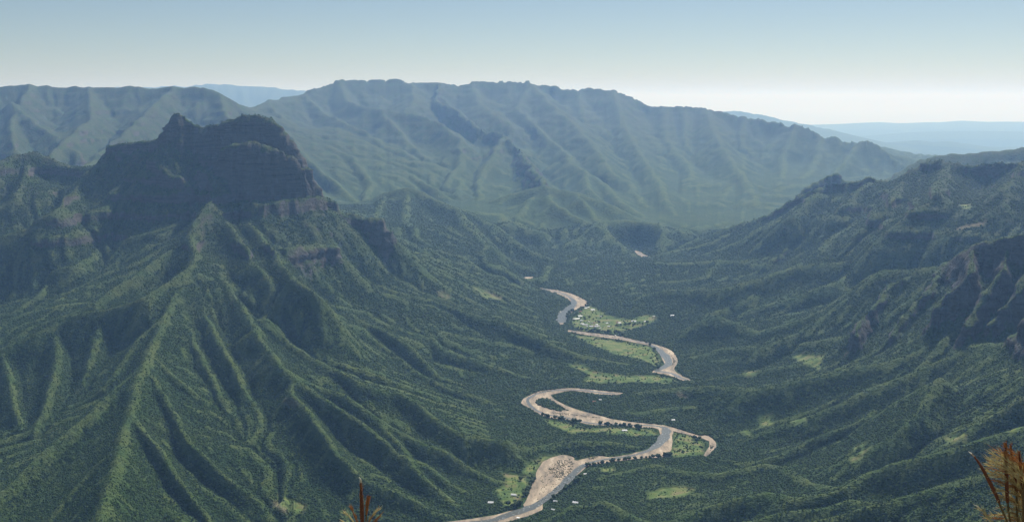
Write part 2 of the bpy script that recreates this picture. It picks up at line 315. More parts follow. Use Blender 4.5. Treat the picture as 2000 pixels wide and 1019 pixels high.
def fit_flanks(Z, X, Y, Uv, Yv):
    """bend the broad flanks of the main ridges so that they pass just under the surveyed spurs"""
    for sig, low in ((520.0, 34.0), (260.0, 30.0), (150.0, 26.0)):
        num = np.zeros(Z.shape, np.float32); den = np.full(Z.shape, .08, np.float32)
        for pts, A, L, s_, R, ch, cw in RIDGES[1:]:
            for p, q in zip(pts[:-1], pts[1:]):
                n_ = max(1, int(np.hypot(q[0] - p[0], q[1] - p[1]) / 160))
                for t in np.arange(n_) / n_:
                    x, y, z = p + (q - p) * t
                    if y > 22000 or y < 1500: continue
                    sg = sig * (1 if y < 9500 else 1.6); j = np.searchsorted(Yv, y); i = np.searchsorted(Uv, x / y)
                    if i < 1 or i >= len(Uv) - 1 or j >= len(Yv) - 1: continue
                    if R >= 1400: r = max(float(Z[j, i] - z), 0.0); wt = 1.0 if r > 15 else .35
                    else:
                        r = Z[j, i] - (z - low); wt = 1.0
                        if r < 0: r = min(0.0, r + 45)
                    win = seg_windows((x, y), (x, y), sg * 2.4, Uv, Yv)
                    if win is None: continue
                    a, b, c, d = win
                    g = np.exp(-((X[a:b, c:d] - x) ** 2 + (Y[a:b, c:d] - y) ** 2) / (2 * sg * sg)) * wt
                    num[a:b, c:d] += g * r; den[a:b, c:d] += g
        Z = Z - num / den
    return Z

def base_height(Uv, Yv):
    X = (Uv[None, :] * Yv[:, None]).astype(np.float32); Y = np.broadcast_to(Yv[:, None].astype(np.float32), X.shape)
    far = np.clip(Y / 6000.0, .6, 1.7)
    wx = X + far * (15 * fbm(X / 320, Y / 320, 3, 3) + 7 * fbm(X / 70, Y / 70, 2, 5))
    wy = Y + far * (15 * fbm(X / 320, Y / 320, 3, 23) + 7 * fbm(X / 70, Y / 70, 2, 25))
    Z = np.full(X.shape, -2200.0, np.float32); CL = np.zeros(X.shape, np.float32); DR = np.full(X.shape, 9e3, np.float32)
    flute = (fbm(X / 55, Y / 55, 3, 41) * 0.55 + 1.0).astype(np.float32)
    mains = [r for r in RIDGES if r[4] >= 1400]; spurs = [r for r in RIDGES if r[4] < 1400]
    # main ridges with their broad flanks; then the flanks are fitted to the survey, and steep crests and spurs set on them
    plan = mains + [None] + [(p, A, L, max(2 * s, .62) if p[0][1] < 11300 else 1.5 * s, R, ch, cw) for p, A, L, s, R, ch, cw in mains[1:]] + spurs
    for entry in plan:
        if entry is None:
            Z = fit_flanks(Z, X, Y, Uv, Yv); continue
        pts, A, L, s, R, ch, cw = entry
        for p, q in zip(pts[:-1], pts[1:]):
            # beyond this distance the ridge is below the floor
            zt = max(p[2], q[2]); reach = min(R, (zt + 2200) / s)
            win = seg_windows(p, q, reach, Uv, Yv)
            if win is None: continue
            j0, j1, i0, i1 = win
            d, t = seg_dist(wx[j0:j1, i0:i1], wy[j0:j1, i0:i1], p, q)
            w0 = (32.0 if ch >= 100 else 16.0) if R > 1400 else (14.0 if ch else 5.0)
            d = np.maximum(d - w0, 0)
            z = p[2] + (q[2] - p[2]) * t - A * (1 - np.exp(-d / L)) - s * d
            if R < 1400: z = z - .0013 * d * d
            elif R == 3000 and p[1] > 9500: z = z - .0002 * d * d
            if ch:
                k = np.clip((d * flute[j0:j1, i0:i1]) / cw, 0, 1); k = k * k * (3 - 2 * k)
                z = z - ch * k
                up_ = z > Z[j0:j1, i0:i1]
                CL[j0:j1, i0:i1] = np.where(up_, np.clip(2.2 - (d * flute[j0:j1, i0:i1]) / cw, 0, 1), CL[j0:j1, i0:i1])
            else:
                up_ = z > Z[j0:j1, i0:i1]
                CL[j0:j1, i0:i1] = np.where(up_, 0, CL[j0:j1, i0:i1])
            if R > 1400: np.minimum(DR[j0:j1, i0:i1], d, out=DR[j0:j1, i0:i1])
            np.maximum(Z[j0:j1, i0:i1], z, out=Z[j0:j1, i0:i1])
    return X, Y, Z, CL, DR

def poly_mask(X, Y, poly):
    inside = np.zeros(X.shape, bool)
    n = len(poly)
    for k in range(n):
        x0, y0 = poly[k][:2]; x1, y1 = poly[(k + 1) % n][:2]
        if y0 == y1: continue
        c = ((Y > min(y0, y1)) & (Y <= max(y0, y1)))
        xi = x0 + (Y - y0) * (x1 - x0) / (y1 - y0)
        inside ^= c & (X < xi)
    return inside

BEDW = [on_plane(b) for b in BED]
ISLW = on_plane(ISLAND)
def river_distance(X, Y, Uv, Yv):
    D = np.full(X.shape, 4000.0, np.float32)
    ins = np.zeros(X.shape, bool)
    for poly in BEDW:
        n = len(poly)
        for k in range(n):
            p, q = poly[k], poly[(k + 1) % n]
            win = seg_windows(p, q, 1500, Uv, Yv)
            if win is None: continue
            j0, j1, i0, i1 = win
            d, _ = seg_dist(X[j0:j1, i0:i1], Y[j0:j1, i0:i1], p, q)
            np.minimum(D[j0:j1, i0:i1], d, out=D[j0:j1, i0:i1])
        ys = slice(*np.searchsorted(Yv, [poly[:, 1].min() - 20, poly[:, 1].max() + 20]))
        ins[ys] |= poly_mask(X[ys], Y[ys], poly)
    for k in range(len(ISLW)):
        p, q = ISLW[k], ISLW[(k + 1) % len(ISLW)]
        win = seg_windows(p, q, 300, Uv, Yv)
        if win is None: continue
        j0, j1, i0, i1 = win
        d, _ = seg_dist(X[j0:j1, i0:i1], Y[j0:j1, i0:i1], p, q)
        np.minimum(D[j0:j1, i0:i1], d, out=D[j0:j1, i0:i1])
    ins &= ~poly_mask(X, Y, ISLW)
    return np.where(ins, -D, D)

# --- coarse grid, eroded by running water
YC = rows(2.0); UC = U[::2]
X, Y, Z, CL, DR = base_height(UC, YC)
print('base', round(time.time() - T0, 1), Z.shape)
RD = river_distance(X, Y, UC, YC)
hummock = 1 - 2.2 * np.abs(perlin(X / 900, Y / 900, 65))
floor = np.clip((Y - 9300) / 1500, 0, 1) * 70 * hummock + 2.5 + 0.035 * np.clip(RD, 0, 600) + np.clip(RD - 600, 0, None) * 0.02 + 3.0 * fbm(X / 160, Y / 160, 3, 61) + np.clip(Y - 10300, 0, 2600) * .06 - np.clip(Y - 16500, 0, 40000) * .045
k = 14.0
dz = Z - floor
Z = floor + np.where(dz > 0, np.sqrt(dz * dz + k * k) - k, 0) * 1.0 + 0
bank = -1.0 + 0.55 * np.clip(RD, 0, None) + np.clip(RD - 60, 0, None) * 0.6
Z = np.where(Y < 9500, np.minimum(Z, np.maximum(bank, -1.0)), Z)
Z = np.where(RD < 0, -3.0, Z).astype(np.float64)
Z += np.clip(Z / 60, 0, 1) * (3.5 * fbm(X / 90, Y / 90, 3, 71)) * np.clip(Y / 5000, .6, 3)

rg = 1 - 2.2 * np.abs(perlin(X / 620 + .2 * perlin(X / 200, Y / 200, 5), Y / 620, 77)); rg2 = 1 - 2.2 * np.abs(perlin(X / 260, Y / 260, 78))
calm = 1 - .6 * np.clip(X / Y / .12 - .6, 0, 1) * np.clip((7200 - Y) / 800, 0, 1)     # the broad slopes on the right
Z += calm * np.clip((Z - 40) / 200, 0, 1) * (rg * 24 + rg2 * np.where(Y < 9500, 7, 13) - 18) * np.clip(Y / 6000, .7, 2.6) * np.clip(DR / 400, .08, 1) * np.where(Y > 10000, 1.7, 1)
Z = np.where(Y < 2400, np.minimum(Z, 1300 - .445 * Y + np.clip(Y - 1900, 0, None) * .6), Z)
ny, nx = Z.shape
outlet = (RD < 0)
outlet[0, :] = outlet[-1, :] = True; outlet[:, 0] = outlet[:, -1] = True
dxr = (UC[1] - UC[0]) * Y; dyr = np.gradient(YC)[:, None] * np.ones_like(X)
area_cell = (dxr * dyr).ravel()
NB = [(-1, -1), (-1, 0), (-1, 1), (0, -1), (0, 1), (1, -1), (1, 0), (1, 1)]
DIST = [np.hypot(b * dxr, a * dyr)[1:-1, 1:-1] for a, b in NB]

def fill(Z, its=2500):
    W = np.where(outlet, Z, 5000.0)
    inner = (slice(1, -1), slice(1, -1))
    for it in range(its):
        m = None
        for a, b in NB:
            v = W[1 + a:ny - 1 + a, 1 + b:nx - 1 + b]
            m = v if m is None else np.minimum(m, v)
        new = np.maximum(Z[inner], np.minimum(W[inner], m + 0.02))
        new = np.where(outlet[inner], Z[inner], new)
        ch = np.abs(W[inner] - new).max()
        W[inner] = new
        if ch < 1e-6: break
    print('fill', it)
    return np.where(W > 4000, Z, W)
Z = fill(Z)
print('filled', round(time.time() - T0, 1))
idx = np.arange(ny * nx).reshape(ny, nx)
AR = None
NIT = 9
for it in range(NIT):
    best = np.zeros((ny - 2, nx - 2)); r = idx[1:-1, 1:-1].copy(); dd = np.ones_like(best)
    for (a, b), ds in zip(NB, DIST):
        sl = (Z[1:-1, 1:-1] - Z[1 + a:ny - 1 + a, 1 + b:nx - 1 + b]) / ds
        m = sl > best
        best = np.where(m, sl, best); r = np.where(m, idx[1 + a:ny - 1 + a, 1 + b:nx - 1 + b], r); dd = np.where(m, ds, dd)
    rcv = idx.copy(); rcv[1:-1, 1:-1] = r; rcv[outlet] = idx[outlet]; rcv = rcv.ravel()
    dist = np.ones((ny, nx)); dist[1:-1, 1:-1] = dd; dist = dist.ravel()
    depth = (rcv != np.arange(rcv.size)).astype(np.int32); ptr = rcv.copy()
    for _ in range(13):
        depth = depth + depth[ptr]; ptr = ptr[ptr]
    order = np.argsort(depth, kind='stable'); ds_ = depth[order]
    mx = ds_[-1]; bnd = np.searchsorted(ds_, np.arange(mx + 2))
    A = area_cell.copy()
    for l in range(mx, 0, -1):
        ii = order[bnd[l]:bnd[l + 1]]
        np.add.at(A, rcv[ii], A[ii])
    z = Z.ravel()
    Fk = (np.where(Y < 9500, .72, .85).ravel() / NIT) * (1 - .6 * CL.ravel()) * (.35 + .65 * calm.ravel()) * np.minimum(A, 6e6) ** 0.45 / dist
    for l in range(1, mx + 1):
        ii = order[bnd[l]:bnd[l + 1]]
        z[ii] = (z[ii] + Fk[ii] * z[rcv[ii]]) / (1 + Fk[ii])
    Z = z.reshape(ny, nx); AR = A.reshape(ny, nx)
    # hillslope creep, and slopes held below the angle of repose
    for _ in range(2):
        gx = np.diff(Z, axis=1); ex = gx - np.clip(gx, -1.15 * dxr[:, 1:], 1.15 * dxr[:, 1:])
        fx = 0.20 * ex + 0.02 * gx
        gy = np.diff(Z, axis=0); lim = 1.15 * dyr[1:]; ey = gy - np.clip(gy, -lim, lim)
        fy = 0.20 * ey + 0.02 * gy
        soft = 1 - .93 * np.clip(CL * 2, 0, 1)      # hard rock bands keep their cliffs
        dZ = np.zeros_like(Z); dZ[:, :-1] += fx; dZ[:, 1:] -= fx; dZ[:-1] += fy; dZ[1:] -= fy
        Z = np.where(outlet, Z, Z + dZ * soft)
print('eroded', round(time.time() - T0, 1), 'levels', mx)

# --- full grid
YF = rows(1.0); nyf = len(YF)
def up(Aarr):
    """cubic in both directions from the coarse to the full grid"""
    def cub(M, pos):
        i = np.clip(np.floor(pos).astype(int), 1, M.shape[0] - 3); f = (pos - i)[:, None]
        a, b, c, d = M[i - 1], M[i], M[i + 1], M[i + 2]
        return b + 0.5 * f * (c - a + f * (2 * a - 5 * b + 4 * c - d + f * (3 * (b - c) + d - a)))
    pr = np.interp(YF, YC, np.arange(len(YC)))
    M = cub(Aarr, pr)
    pc = np.interp(U, UC, np.arange(len(UC)))
    return cub(np.ascontiguousarray(M.T), pc).T
ZF = up(Z); CLF = np.clip(up(CL), 0, 1); LA = up(np.log10(AR))
XF = U[None, :] * YF[:, None]; YYF = np.broadcast_to(YF[:, None], XF.shape)
RDF = river_distance(XF.astype(np.float32), YYF.astype(np.float32), U, YF)
sc = np.clip(YYF / 5000, .5, 4)
ZF = ZF + np.clip((ZF - 3) / 50, 0, 1) * sc * ((2.6 + 2.0 * np.clip((YYF - 9500) / 2000, 0, 1)) * fbm(XF / (46 * sc), YYF / (46 * sc), 4, 91))
# level beds of hard rock stand out as ledges higher up
per = 95.0; ph = ZF / per + .35 * fbm(XF / 2500, YYF / 2500, 2, 95)
fr = ph - np.floor(ph); saw = (fr - np.clip((fr - .62) / .14, 0, 1))      # tread, then a short riser
tm = np.clip((ZF - 420) / 120, 0, 1) * np.clip(fbm(XF / 520, YYF / 520, 3, 96) * 2 + .25, 0, 1)
ZF = ZF - saw * 46 * tm * .8
ZF = ZF + np.clip(CLF * 1.5, 0, 1) * (9 * fbm(XF / 42, YYF / 42, 3, 97)) * np.clip(YYF / 6000, .7, 2)
ZF = np.where(RDF < 0, -3.0, ZF)
ZF = np.where((RDF > 0) & (RDF < 14), np.minimum(ZF, -1 + RDF * .5), ZF)
print('full', round(time.time() - T0, 1), ZF.shape)

# --- redistribute the rows of each column along the slope so that steep faces get as many as flats
def remesh(Zg):
    nr = Zg.shape[0]
    dy = np.diff(YF)[:, None]; ym = YF[:-1, None]
    dz = np.diff(Zg, axis=0)
    wgt = np.sqrt((dy / ym) ** 2 + (0.75 * np.abs(dz) / ym) ** 2 + 1e-12)
    base = np.diff(np.arange(nr))[:, None] * 1.0
    imp = wgt / wgt.mean() * 0.55 + base * 0.45
    imp = np.where(ym < 2300, base * .9, imp)
    # smooth sideways so neighbouring columns stay aligned
    ker = np.ones(9) / 9
    c = np.cumsum(np.pad(imp, ((0, 0), (5, 4)), mode='edge'), axis=1)
    imp = (c[:, 9:] - c[:, :-9]) / 9
    cum = np.vstack([np.zeros((1, NU)), np.cumsum(imp, axis=0)]); cum /= cum[-1]
    tgt = np.linspace(0, 1, nr)
    pos = np.empty_like(Zg)
    ar = np.arange(nr)
    for i in range(NU):
        pos[:, i] = np.interp(tgt, cum[:, i], ar)
    return pos
POS = remesh(ZF)
def samp(M):
    i = np.clip(np.floor(POS).astype(int), 0, nyf - 2); f = POS - i
    cc = np.arange(NU)[None, :]
    return M[i, cc] * (1 - f) + M[i + 1, cc] * f
Yn = samp(np.asarray(YYF)); Zn = samp(ZF); Xn = U[None, :] * Yn
LAn = samp(LA); RDn = samp(RDF)
gz_y = samp(np.gradient(ZF, axis=0) / np.gradient(YF)[:, None])
gz_x = samp(np.gradient(ZF, axis=1) / ((U[1] - U[0]) * YYF))
SL = np.hypot(gz_x, gz_y)
CLn = samp(CLF)
rock = np.clip(np.clip((SL - .95) / 0.5, 0, 1) * np.clip(CLn * 2, 0, 1) + np.clip((SL - 1.9 + .75 * np.clip((Zn - 420) / 120, 0, 1)) / .5, 0, 1), 0, 1)
# cliffs: beds and buttresses pushed out of and into the face
nxn = -gz_x / (SL + 1e-3); nyn = -gz_y / (SL + 1e-3)
bed = fbm(Zn / 34 + .3 * perlin(Xn / 300, Yn / 300, 7), Xn * 0 + 3.3, 2, 201)
but = fbm(Xn / 38, Yn / 160, 3, 211)
amp = np.maximum(rock, .6 * CLn) * (17 * bed + 15 * but) * np.clip(Yn / 6000, .6, 2.5)
Xn = Xn + nxn * amp; Yn = Yn + nyn * amp
print('remesh', round(time.time() - T0, 1))

# ------------------------------------------------------------------ materials
def nodes(name):
    m = bpy.data.materials.new(name); m.use_nodes = True
    n = m.node_tree; b = n.nodes['Principled BSDF']
    return m, n, b
def N(n, typ, **k):
    o = n.nodes.new(typ)
    for a, v in k.items(): setattr(o, a, v)
    return o
def simple(name, col, rough=.85, noise=0.0, scale=1.0, spec=.2):
    m, n, b = nodes(name)
    b.inputs['Roughness'].default_value = rough
    b.inputs['Specular IOR Level'].default_value = spec
    if noise:
        tc = N(n, 'ShaderNodeTexCoord'); t = N(n, 'ShaderNodeTexNoise'); t.inputs['Scale'].default_value = scale; t.inputs['Detail'].default_value = 4
        n.links.new(tc.outputs['Object'], t.inputs['Vector'])
        mx = N(n, 'ShaderNodeMix', data_type='RGBA')
        mx.inputs[6].default_value = tuple(c * (1 - noise) for c in col) + (1,)
        mx.inputs[7].default_value = tuple(min(1, c * (1 + noise)) for c in col) + (1,)
        n.links.new(t.outputs[0], mx.inputs[0]); n.links.new(mx.outputs[2], b.inputs['Base Color'])
    else:
        b.inputs['Base Color'].default_value = tuple(col) + (1,)
    return m

def terrain_material():
    m, n, b = nodes('wooded slope')
    L = n.links.new
    b.inputs['Roughness'].default_value = .9; b.inputs['Specular IOR Level'].default_value = .12
    geo = N(n, 'ShaderNodeNewGeometry')
    def noise(scale, detail=3, rough=.55, vec=None, dist=0):
        t = N(n, 'ShaderNodeTexNoise'); t.inputs['Scale'].default_value = scale; t.inputs['Detail'].default_value = detail
        t.inputs['Roughness'].default_value = rough; t.inputs['Distortion'].default_value = dist
        L(vec or geo.outputs['Position'], t.inputs['Vector']); return t.outputs[0]
    def ramp(src, stops):
        r = N(n, 'ShaderNodeValToRGB'); e = r.color_ramp.elements
        while len(e) < len(stops): e.new(.5)
        for q, (p, c) in zip(e, stops): q.position = p; q.color = tuple(c) + (1,)
        L(src, r.inputs[0]); return r.outputs[0]
    def mix(f, a, c, blend='MIX'):
        x = N(n, 'ShaderNodeMix', data_type='RGBA', blend_type=blend)
        for v, i in ((f, 0), (a, 6), (c, 7)):
            if isinstance(v, (int, float)): x.inputs[i].default_value = v
            elif isinstance(v, tuple): x.inputs[i].default_value = v + (1,)
            else: L(v, x.inputs[i])
        return x.outputs[2]
    def math_(op, a, c=None, d=None, clamp=False):
        x = N(n, 'ShaderNodeMath', operation=op, use_clamp=clamp)
        for v, i in ((a, 0), (c, 1), (d, 2)):
            if v is None: continue
            if isinstance(v, (int, float)): x.inputs[i].default_value = v
            else: L(v, x.inputs[i])
        return x.outputs[0]
    att = N(n, 'ShaderNodeAttribute', attribute_name='cover')          # r rock, g grass, b field
    sep = N(n, 'ShaderNodeSeparateColor'); L(att.outputs['Color'], sep.inputs[0])
    att2 = N(n, 'ShaderNodeAttribute', attribute_name='bare')
    big = noise(.0022, 4); mid = noise(.011, 4); fine = noise(.11, 3, .7); speck = noise(.045, 3, .75)
    wood = ramp(speck, [(.30, (.011, .028, .006)), (.46, (.020, .050, .008)), (.60, (.035, .076, .011)), (.75, (.058, .102, .016))])
    wood = mix(math_('MULTIPLY', big, .5), wood, (.026, .052, .014))
    grass = ramp(mid, [(.3, (.050, .095, .022)), (.7, (.105, .135, .034))])
    wood = mix(math_('MULTIPLY', math_('SUBTRACT', noise(.0035, 3, .6), .48), 4.0, clamp=True), wood, mix(.55, wood, (.055, .070, .016)))
    gf = math_('ADD', sep.outputs[1], math_('MULTIPLY', math_('SUBTRACT', mid, .5), 1.2))
    gf = math_('SMOOTH_MIN', math_('MAXIMUM', gf, 0.0), 1.0, .1)
    col = mix(math_('MULTIPLY', gf, math_('ADD', .35, math_('MULTIPLY', speck, .9)), clamp=True), wood, grass)
    hp = N(n, 'ShaderNodeSeparateXYZ'); L(geo.outputs['Position'], hp.inputs[0])
    hi = math_('MULTIPLY', math_('SUBTRACT', hp.outputs[2], 350), 1 / 600, clamp=True)
    scrub = ramp(speck, [(.35, (.022, .030, .016)), (.65, (.078, .080, .050))])
    col = mix(math_('MULTIPLY', hi, math_('SMOOTH_MIN', math_('MULTIPLY', math_('SUBTRACT', mid, .36), 4.0, clamp=True), .75, .1)), col, scrub)
    # rock beds
    mp = N(n, 'ShaderNodeMapping'); mp.inputs['Scale'].default_value = (.004, .004, .05); L(geo.outputs['Position'], mp.inputs['Vector'])
    beds = noise(1.0, 5, .6, mp.outputs[0])
    rockc = ramp(beds, [(.3, (.045, .042, .040)), (.5, (.105, .094, .084)), (.62, (.062, .058, .055)), (.75, (.16, .15, .135))])
    rf = math_('MULTIPLY_ADD', math_('SUBTRACT', speck, .5), 1.6, sep.outputs[0]); rf = math_('MULTIPLY', rf, 1.1, clamp=True)
    rf = math_('MULTIPLY', rf, math_('GREATER_THAN', sep.outputs[0], .02))
    nz = N(n, 'ShaderNodeSeparateXYZ'); L(geo.outputs['Normal'], nz.inputs[0])
    rf = math_('MULTIPLY', rf, math_('MULTIPLY', math_('SUBTRACT', .76, nz.outputs[2]), 4.0, clamp=True))
    col = mix(rf, col, rockc)
    barec = ramp(mid, [(.3, (.14, .115, .07)), (.7, (.27, .22, .14))])
    scar = math_('MULTIPLY', math_('SUBTRACT', noise(.0065, 5, .65), .70), 7.0, clamp=True)
    bf0 = math_('MAXIMUM', att2.outputs['Fac'], math_('MULTIPLY', scar, .55))
    bf = math_('MULTIPLY', bf0, math_('ADD', .45, math_('MULTIPLY', speck, 1.0)), clamp=True)
    col = mix(bf, col, barec)
    fieldc = ramp(noise(.02, 3), [(.38, (.055, .100, .020)), (.48, (.105, .155, .036)), (.56, (.155, .18, .05)), (.66, (.19, .165, .08))])
    col = mix(math_('MULTIPLY', sep.outputs[2], math_('ADD', .5, math_('MULTIPLY', fine, .8)), clamp=True), col, fieldc)
    L(col, b.inputs['Base Color'])
    bump = N(n, 'ShaderNodeBump'); bump.inputs['Strength'].default_value = .9; bump.inputs['Distance'].default_value = 1.0
    h = math_('ADD', math_('MULTIPLY', speck, 26.0), math_('MULTIPLY', fine, 7.0))
    h = math_('MULTIPLY', h, math_('SUBTRACT', 1.0, math_('MULTIPLY', sep.outputs[2], .85)))
    L(h, bump.inputs['Height']); L(bump.outputs[0], b.inputs['Normal'])
    return m
M_TERRAIN = terrain_material()

# ------------------------------------------------------------------ build the ground
# curvature tells where soil is thin (crests carry grass and scrub, hollows carry trees)
def blur(M, r):
    for ax in (0, 1):
        c = np.cumsum(np.pad(M, [(r + 1, r) if a == ax else (0, 0) for a in (0, 1)], mode='edge'), axis=ax)
        M = (np.take(c, range(2 * r + 1, c.shape[ax]), axis=ax) - np.take(c, range(0, c.shape[ax] - 2 * r - 1), axis=ax)) / (2 * r + 1)
    return M
rel = ZF - blur(ZF, 5)
crest = np.clip(samp(rel) / (2.2 * np.clip(Yn / 5000, .6, 3)) - .3, 0, 1)
dry = np.clip((4.6 - LAn) / 1.2, 0, 1)
grassm = np.clip(0.10 + .9 * crest + .2 * dry * 0 + .35 * fbm(Xn / 700, Yn / 700, 3, 301), 0, 1)

FIELDS = [  # open fields and clearings on the photograph: polygons
 C6([(400,622),(560,640),(700,665),(850,690),(930,710),(960,750),(990,800),(960,830),(900,800),(800,770),(680,750),(560,700),(470,660)]),
 C6([(380,820),(470,830),(560,870),(640,880),(760,900),(900,890),(1000,900),(1110,935),(1000,940),(800,935),(620,940),(480,930),(520,890)]),
 C7([(640,560),(700,520),(820,515),(740,540),(690,580),(655,640),(560,640),(590,590)]),
 C7([(450,640),(610,660),(600,720),(560,800),(500,860),(460,860),(400,750),(470,700)]),
 C7([(700,290),(900,325),(1000,350),(1260,350),(1420,360),(1440,400),(1300,400),(1100,370),(900,380),(780,340)]),
 C7([(1560,380),(1700,410),(1750,450),(1740,520),(1560,540),(1530,500),(1560,430)]),
 C7([(1070,610),(1160,600),(1180,625),(1090,632)]),
 C6([(400,540),(480,450),(520,430),(640,500),(780,520),(900,490),(960,500),(940,540),(880,560),(760,592),(700,612),(560,604),(440,592)]),
 C7([(1390,760),(1560,730),(1700,740),(1640,790),(1500,800),(1400,810)]),
 crop([(430,150),(640,150),(600,240),(430,160)], 1400, 640, 3),
 crop([(235,640),(285,630),(290,670),(245,685)], 1350, 450, 1.79),
 crop([(350,655),(410,650),(400,670),(355,672)], 1350, 450, 1.79),
 crop([(175,692),(215,700),(200,720),(180,705)], 1350, 450, 1.79),
 crop([(180,490),(235,490),(220,508),(185,503)], 1350, 450, 1.79),
 crop([(570,740),(630,735),(625,780),(570,775)], 1350, 450, 1.79),
 crop([(555,785),(600,785),(590,815),(560,812)], 1350, 450, 1.79),
 crop([(890,718),(960,705),(970,730),(900,735)], 1350, 450, 1.79),
 crop([(1110,690),(1164,672),(1164,700),(1115,705)], 1350, 450, 1.79),
 crop([(1620,60),(1680,50),(1680,80)], 1300, 380, 2.83),
 crop([(540,960),(600,985),(590,1000),(530,985)], 0, 0, 1),
 crop([(850,570),(880,575),(875,585)], 0, 0, 1),
 crop([(925,560),(945,565),(975,585),(950,582)], 0, 0, 1),
]
BARE = [
 crop([(530,978),(545,980),(558,992),(560,1003),(545,995)], 0, 0, 1),
 crop([(850,566),(872,572),(876,582),(858,578)], 0, 0, 1),
 crop([(925,561),(945,567),(990,585),(960,583)], 0, 0, 1),
 C7([(1560,120),(1610,125),(1650,140),(1645,160),(1590,148)]),
 crop([(750,190),(830,460),(800,500),(720,420)], 1000, 470, 3.4) if 0 else C6([(600,665),(760,690),(750,740),(640,720)]),
 C6([(560,515),(640,530),(600,545),(540,535)]),
 crop([(1590,185),(1700,160),(1780,145),(1760,165),(1640,190)], 1300, 380, 2.83),
 crop([(390,400),(440,410),(470,450),(400,440)], 400, 620, 2.553),
 C6([(60,285),(80,285),(72,300)]),
]
def project(X, Y, Z):
    c, s = math.cos(PITCH), math.sin(PITCH)
    dz = Z - CAM_H; f = Y * c - dz * s; v = Y * s + dz * c
    return 1000 + FPX * X / f, 509.5 - FPX * v / f
PXn, PYn = project(Xn, Yn, Zn)

# where is the ground seen from the lookout: field polygons are laid on the visible surface, then fixed in the world
ang = (Zn - CAM_H) / Yn
vis = ang >= np.maximum.accumulate(ang, axis=0) - 0.0015
fieldm = np.zeros(Xn.shape); barem = np.zeros(Xn.shape)
wobx = 3 * fbm(Xn / 60, Yn / 60, 2, 401); woby = 2 * fbm(Xn / 60, Yn / 60, 2, 402)
for polys, target in ((FIELDS, fieldm), (BARE, barem)):
    for pl in polys:
        pl = np.array([q[:2] for q in pl])
        a = (PXn > pl[:, 0].min() - 4) & (PXn < pl[:, 0].max() + 4) & (PYn > pl[:, 1].min() - 4) & (PYn < pl[:, 1].max() + 4) & vis & (Yn < 12000)
        ii = np.where(a)
        ok = poly_mask(PXn[ii] + wobx[ii], PYn[ii] + woby[ii], pl)
        target[ii[0][ok], ii[1][ok]] = 1
fieldm *= (SL < .75); fieldm = blur(fieldm, 1)
barem = blur(barem, 1)
nearriver = np.clip(1 - np.abs(RDn) / 60, 0, 1)
print('cover', round(time.time() - T0, 1))

def tag(o, label=None, cat=None, group=None, kind=None):
    if label: o['label'] = label
    if cat: o['category'] = cat
    if group: o['group'] = group
    if kind: o['kind'] = kind
    return o
def mesh_obj(name, verts, faces, mat, parent=None, smooth=False):
    me = bpy.data.meshes.new(name); me.from_pydata([tuple(v) for v in verts], [], [tuple(f) for f in faces]); me.update()
    if mat: me.materials.append(mat)
    if smooth: me.polygons.foreach_set('use_smooth', np.ones(len(me.polygons), bool))
    o = bpy.data.objects.new(name, me); COL.objects.link(o)
    if parent: o.parent = parent
    return o
def grid_mesh(name, P, mask_faces, attrs, mat):
    """P (r,c,3); mask_faces (r-1,c-1) bool"""
    r, c = P.shape[:2]
    id_ = np.arange(r * c).reshape(r, c)
    quads = np.stack([id_[:-1, :-1], id_[:-1, 1:], id_[1:, 1:], id_[1:, :-1]], -1)[mask_faces]
    used = np.zeros(r * c, bool); used[quads.ravel()] = True
    remap = np.cumsum(used) - 1; quads = remap[quads]
    co = P.reshape(-1, 3)[used].astype(np.float32)
    me = bpy.data.meshes.new(name)
    me.vertices.add(len(co)); me.vertices.foreach_set('co', co.ravel())
    me.loops.add(quads.size); me.loops.foreach_set('vertex_index', quads.ravel().astype(np.int32))
    me.polygons.add(len(quads)); me.polygons.foreach_set('loop_start', np.arange(0, quads.size, 4, dtype=np.int32))
    me.polygons.foreach_set('use_smooth', np.ones(len(quads), bool))
    me.update(calc_edges=True)
    for an, kind, arr in attrs:
        if kind == 'C':
            a = me.attributes.new(an, 'FLOAT_COLOR', 'POINT')
            a.data.foreach_set('color', np.concatenate([arr.reshape(-1, 3)[used], np.ones((used.sum(), 1))], 1).astype(np.float32).ravel())
        else:
            a = me.attributes.new(an, 'FLOAT', 'POINT'); a.data.foreach_set('value', arr.ravel()[used].astype(np.float32))
    me.materials.append(mat)
    o = bpy.data.objects.new(name, me); COL.objects.link(o); return o

P3 = np.stack([Xn, Yn, Zn], -1)
cover = np.stack([np.clip(rock, 0, 1), grassm, fieldm], -1)
attrs = [('cover', 'C', cover), ('bare', 'F', barem)]
fm = np.ones((nyf - 1, NU - 1), bool)
yc = Yn[:-1, :-1]; xc = Xn[:-1, :-1]; zc = Zn[:-1, :-1]
reg = np.zeros(yc.shape, int)                    # 0 valley ground
reg[yc > 11300] = 2
reg[yc > 27000] = 3
mesa_poly = [(-2700,5950),(-1900,5750),(-1500,5950),(-1080,6150),(-1050,6800),(-1500,7200),(-2700,7300)]
reg[poly_mask(xc, yc, mesa_poly) & (zc > 600)] = 1
for k, nm in ((0, 'valley_ground'), (1, 'mesa'), (2, 'mountain_range'), (3, 'distant_mountains')):
    o = grid_mesh(nm, P3, reg == k, attrs, M_TERRAIN); tag(o, kind='structure')
print('ground', round(time.time() - T0, 1))

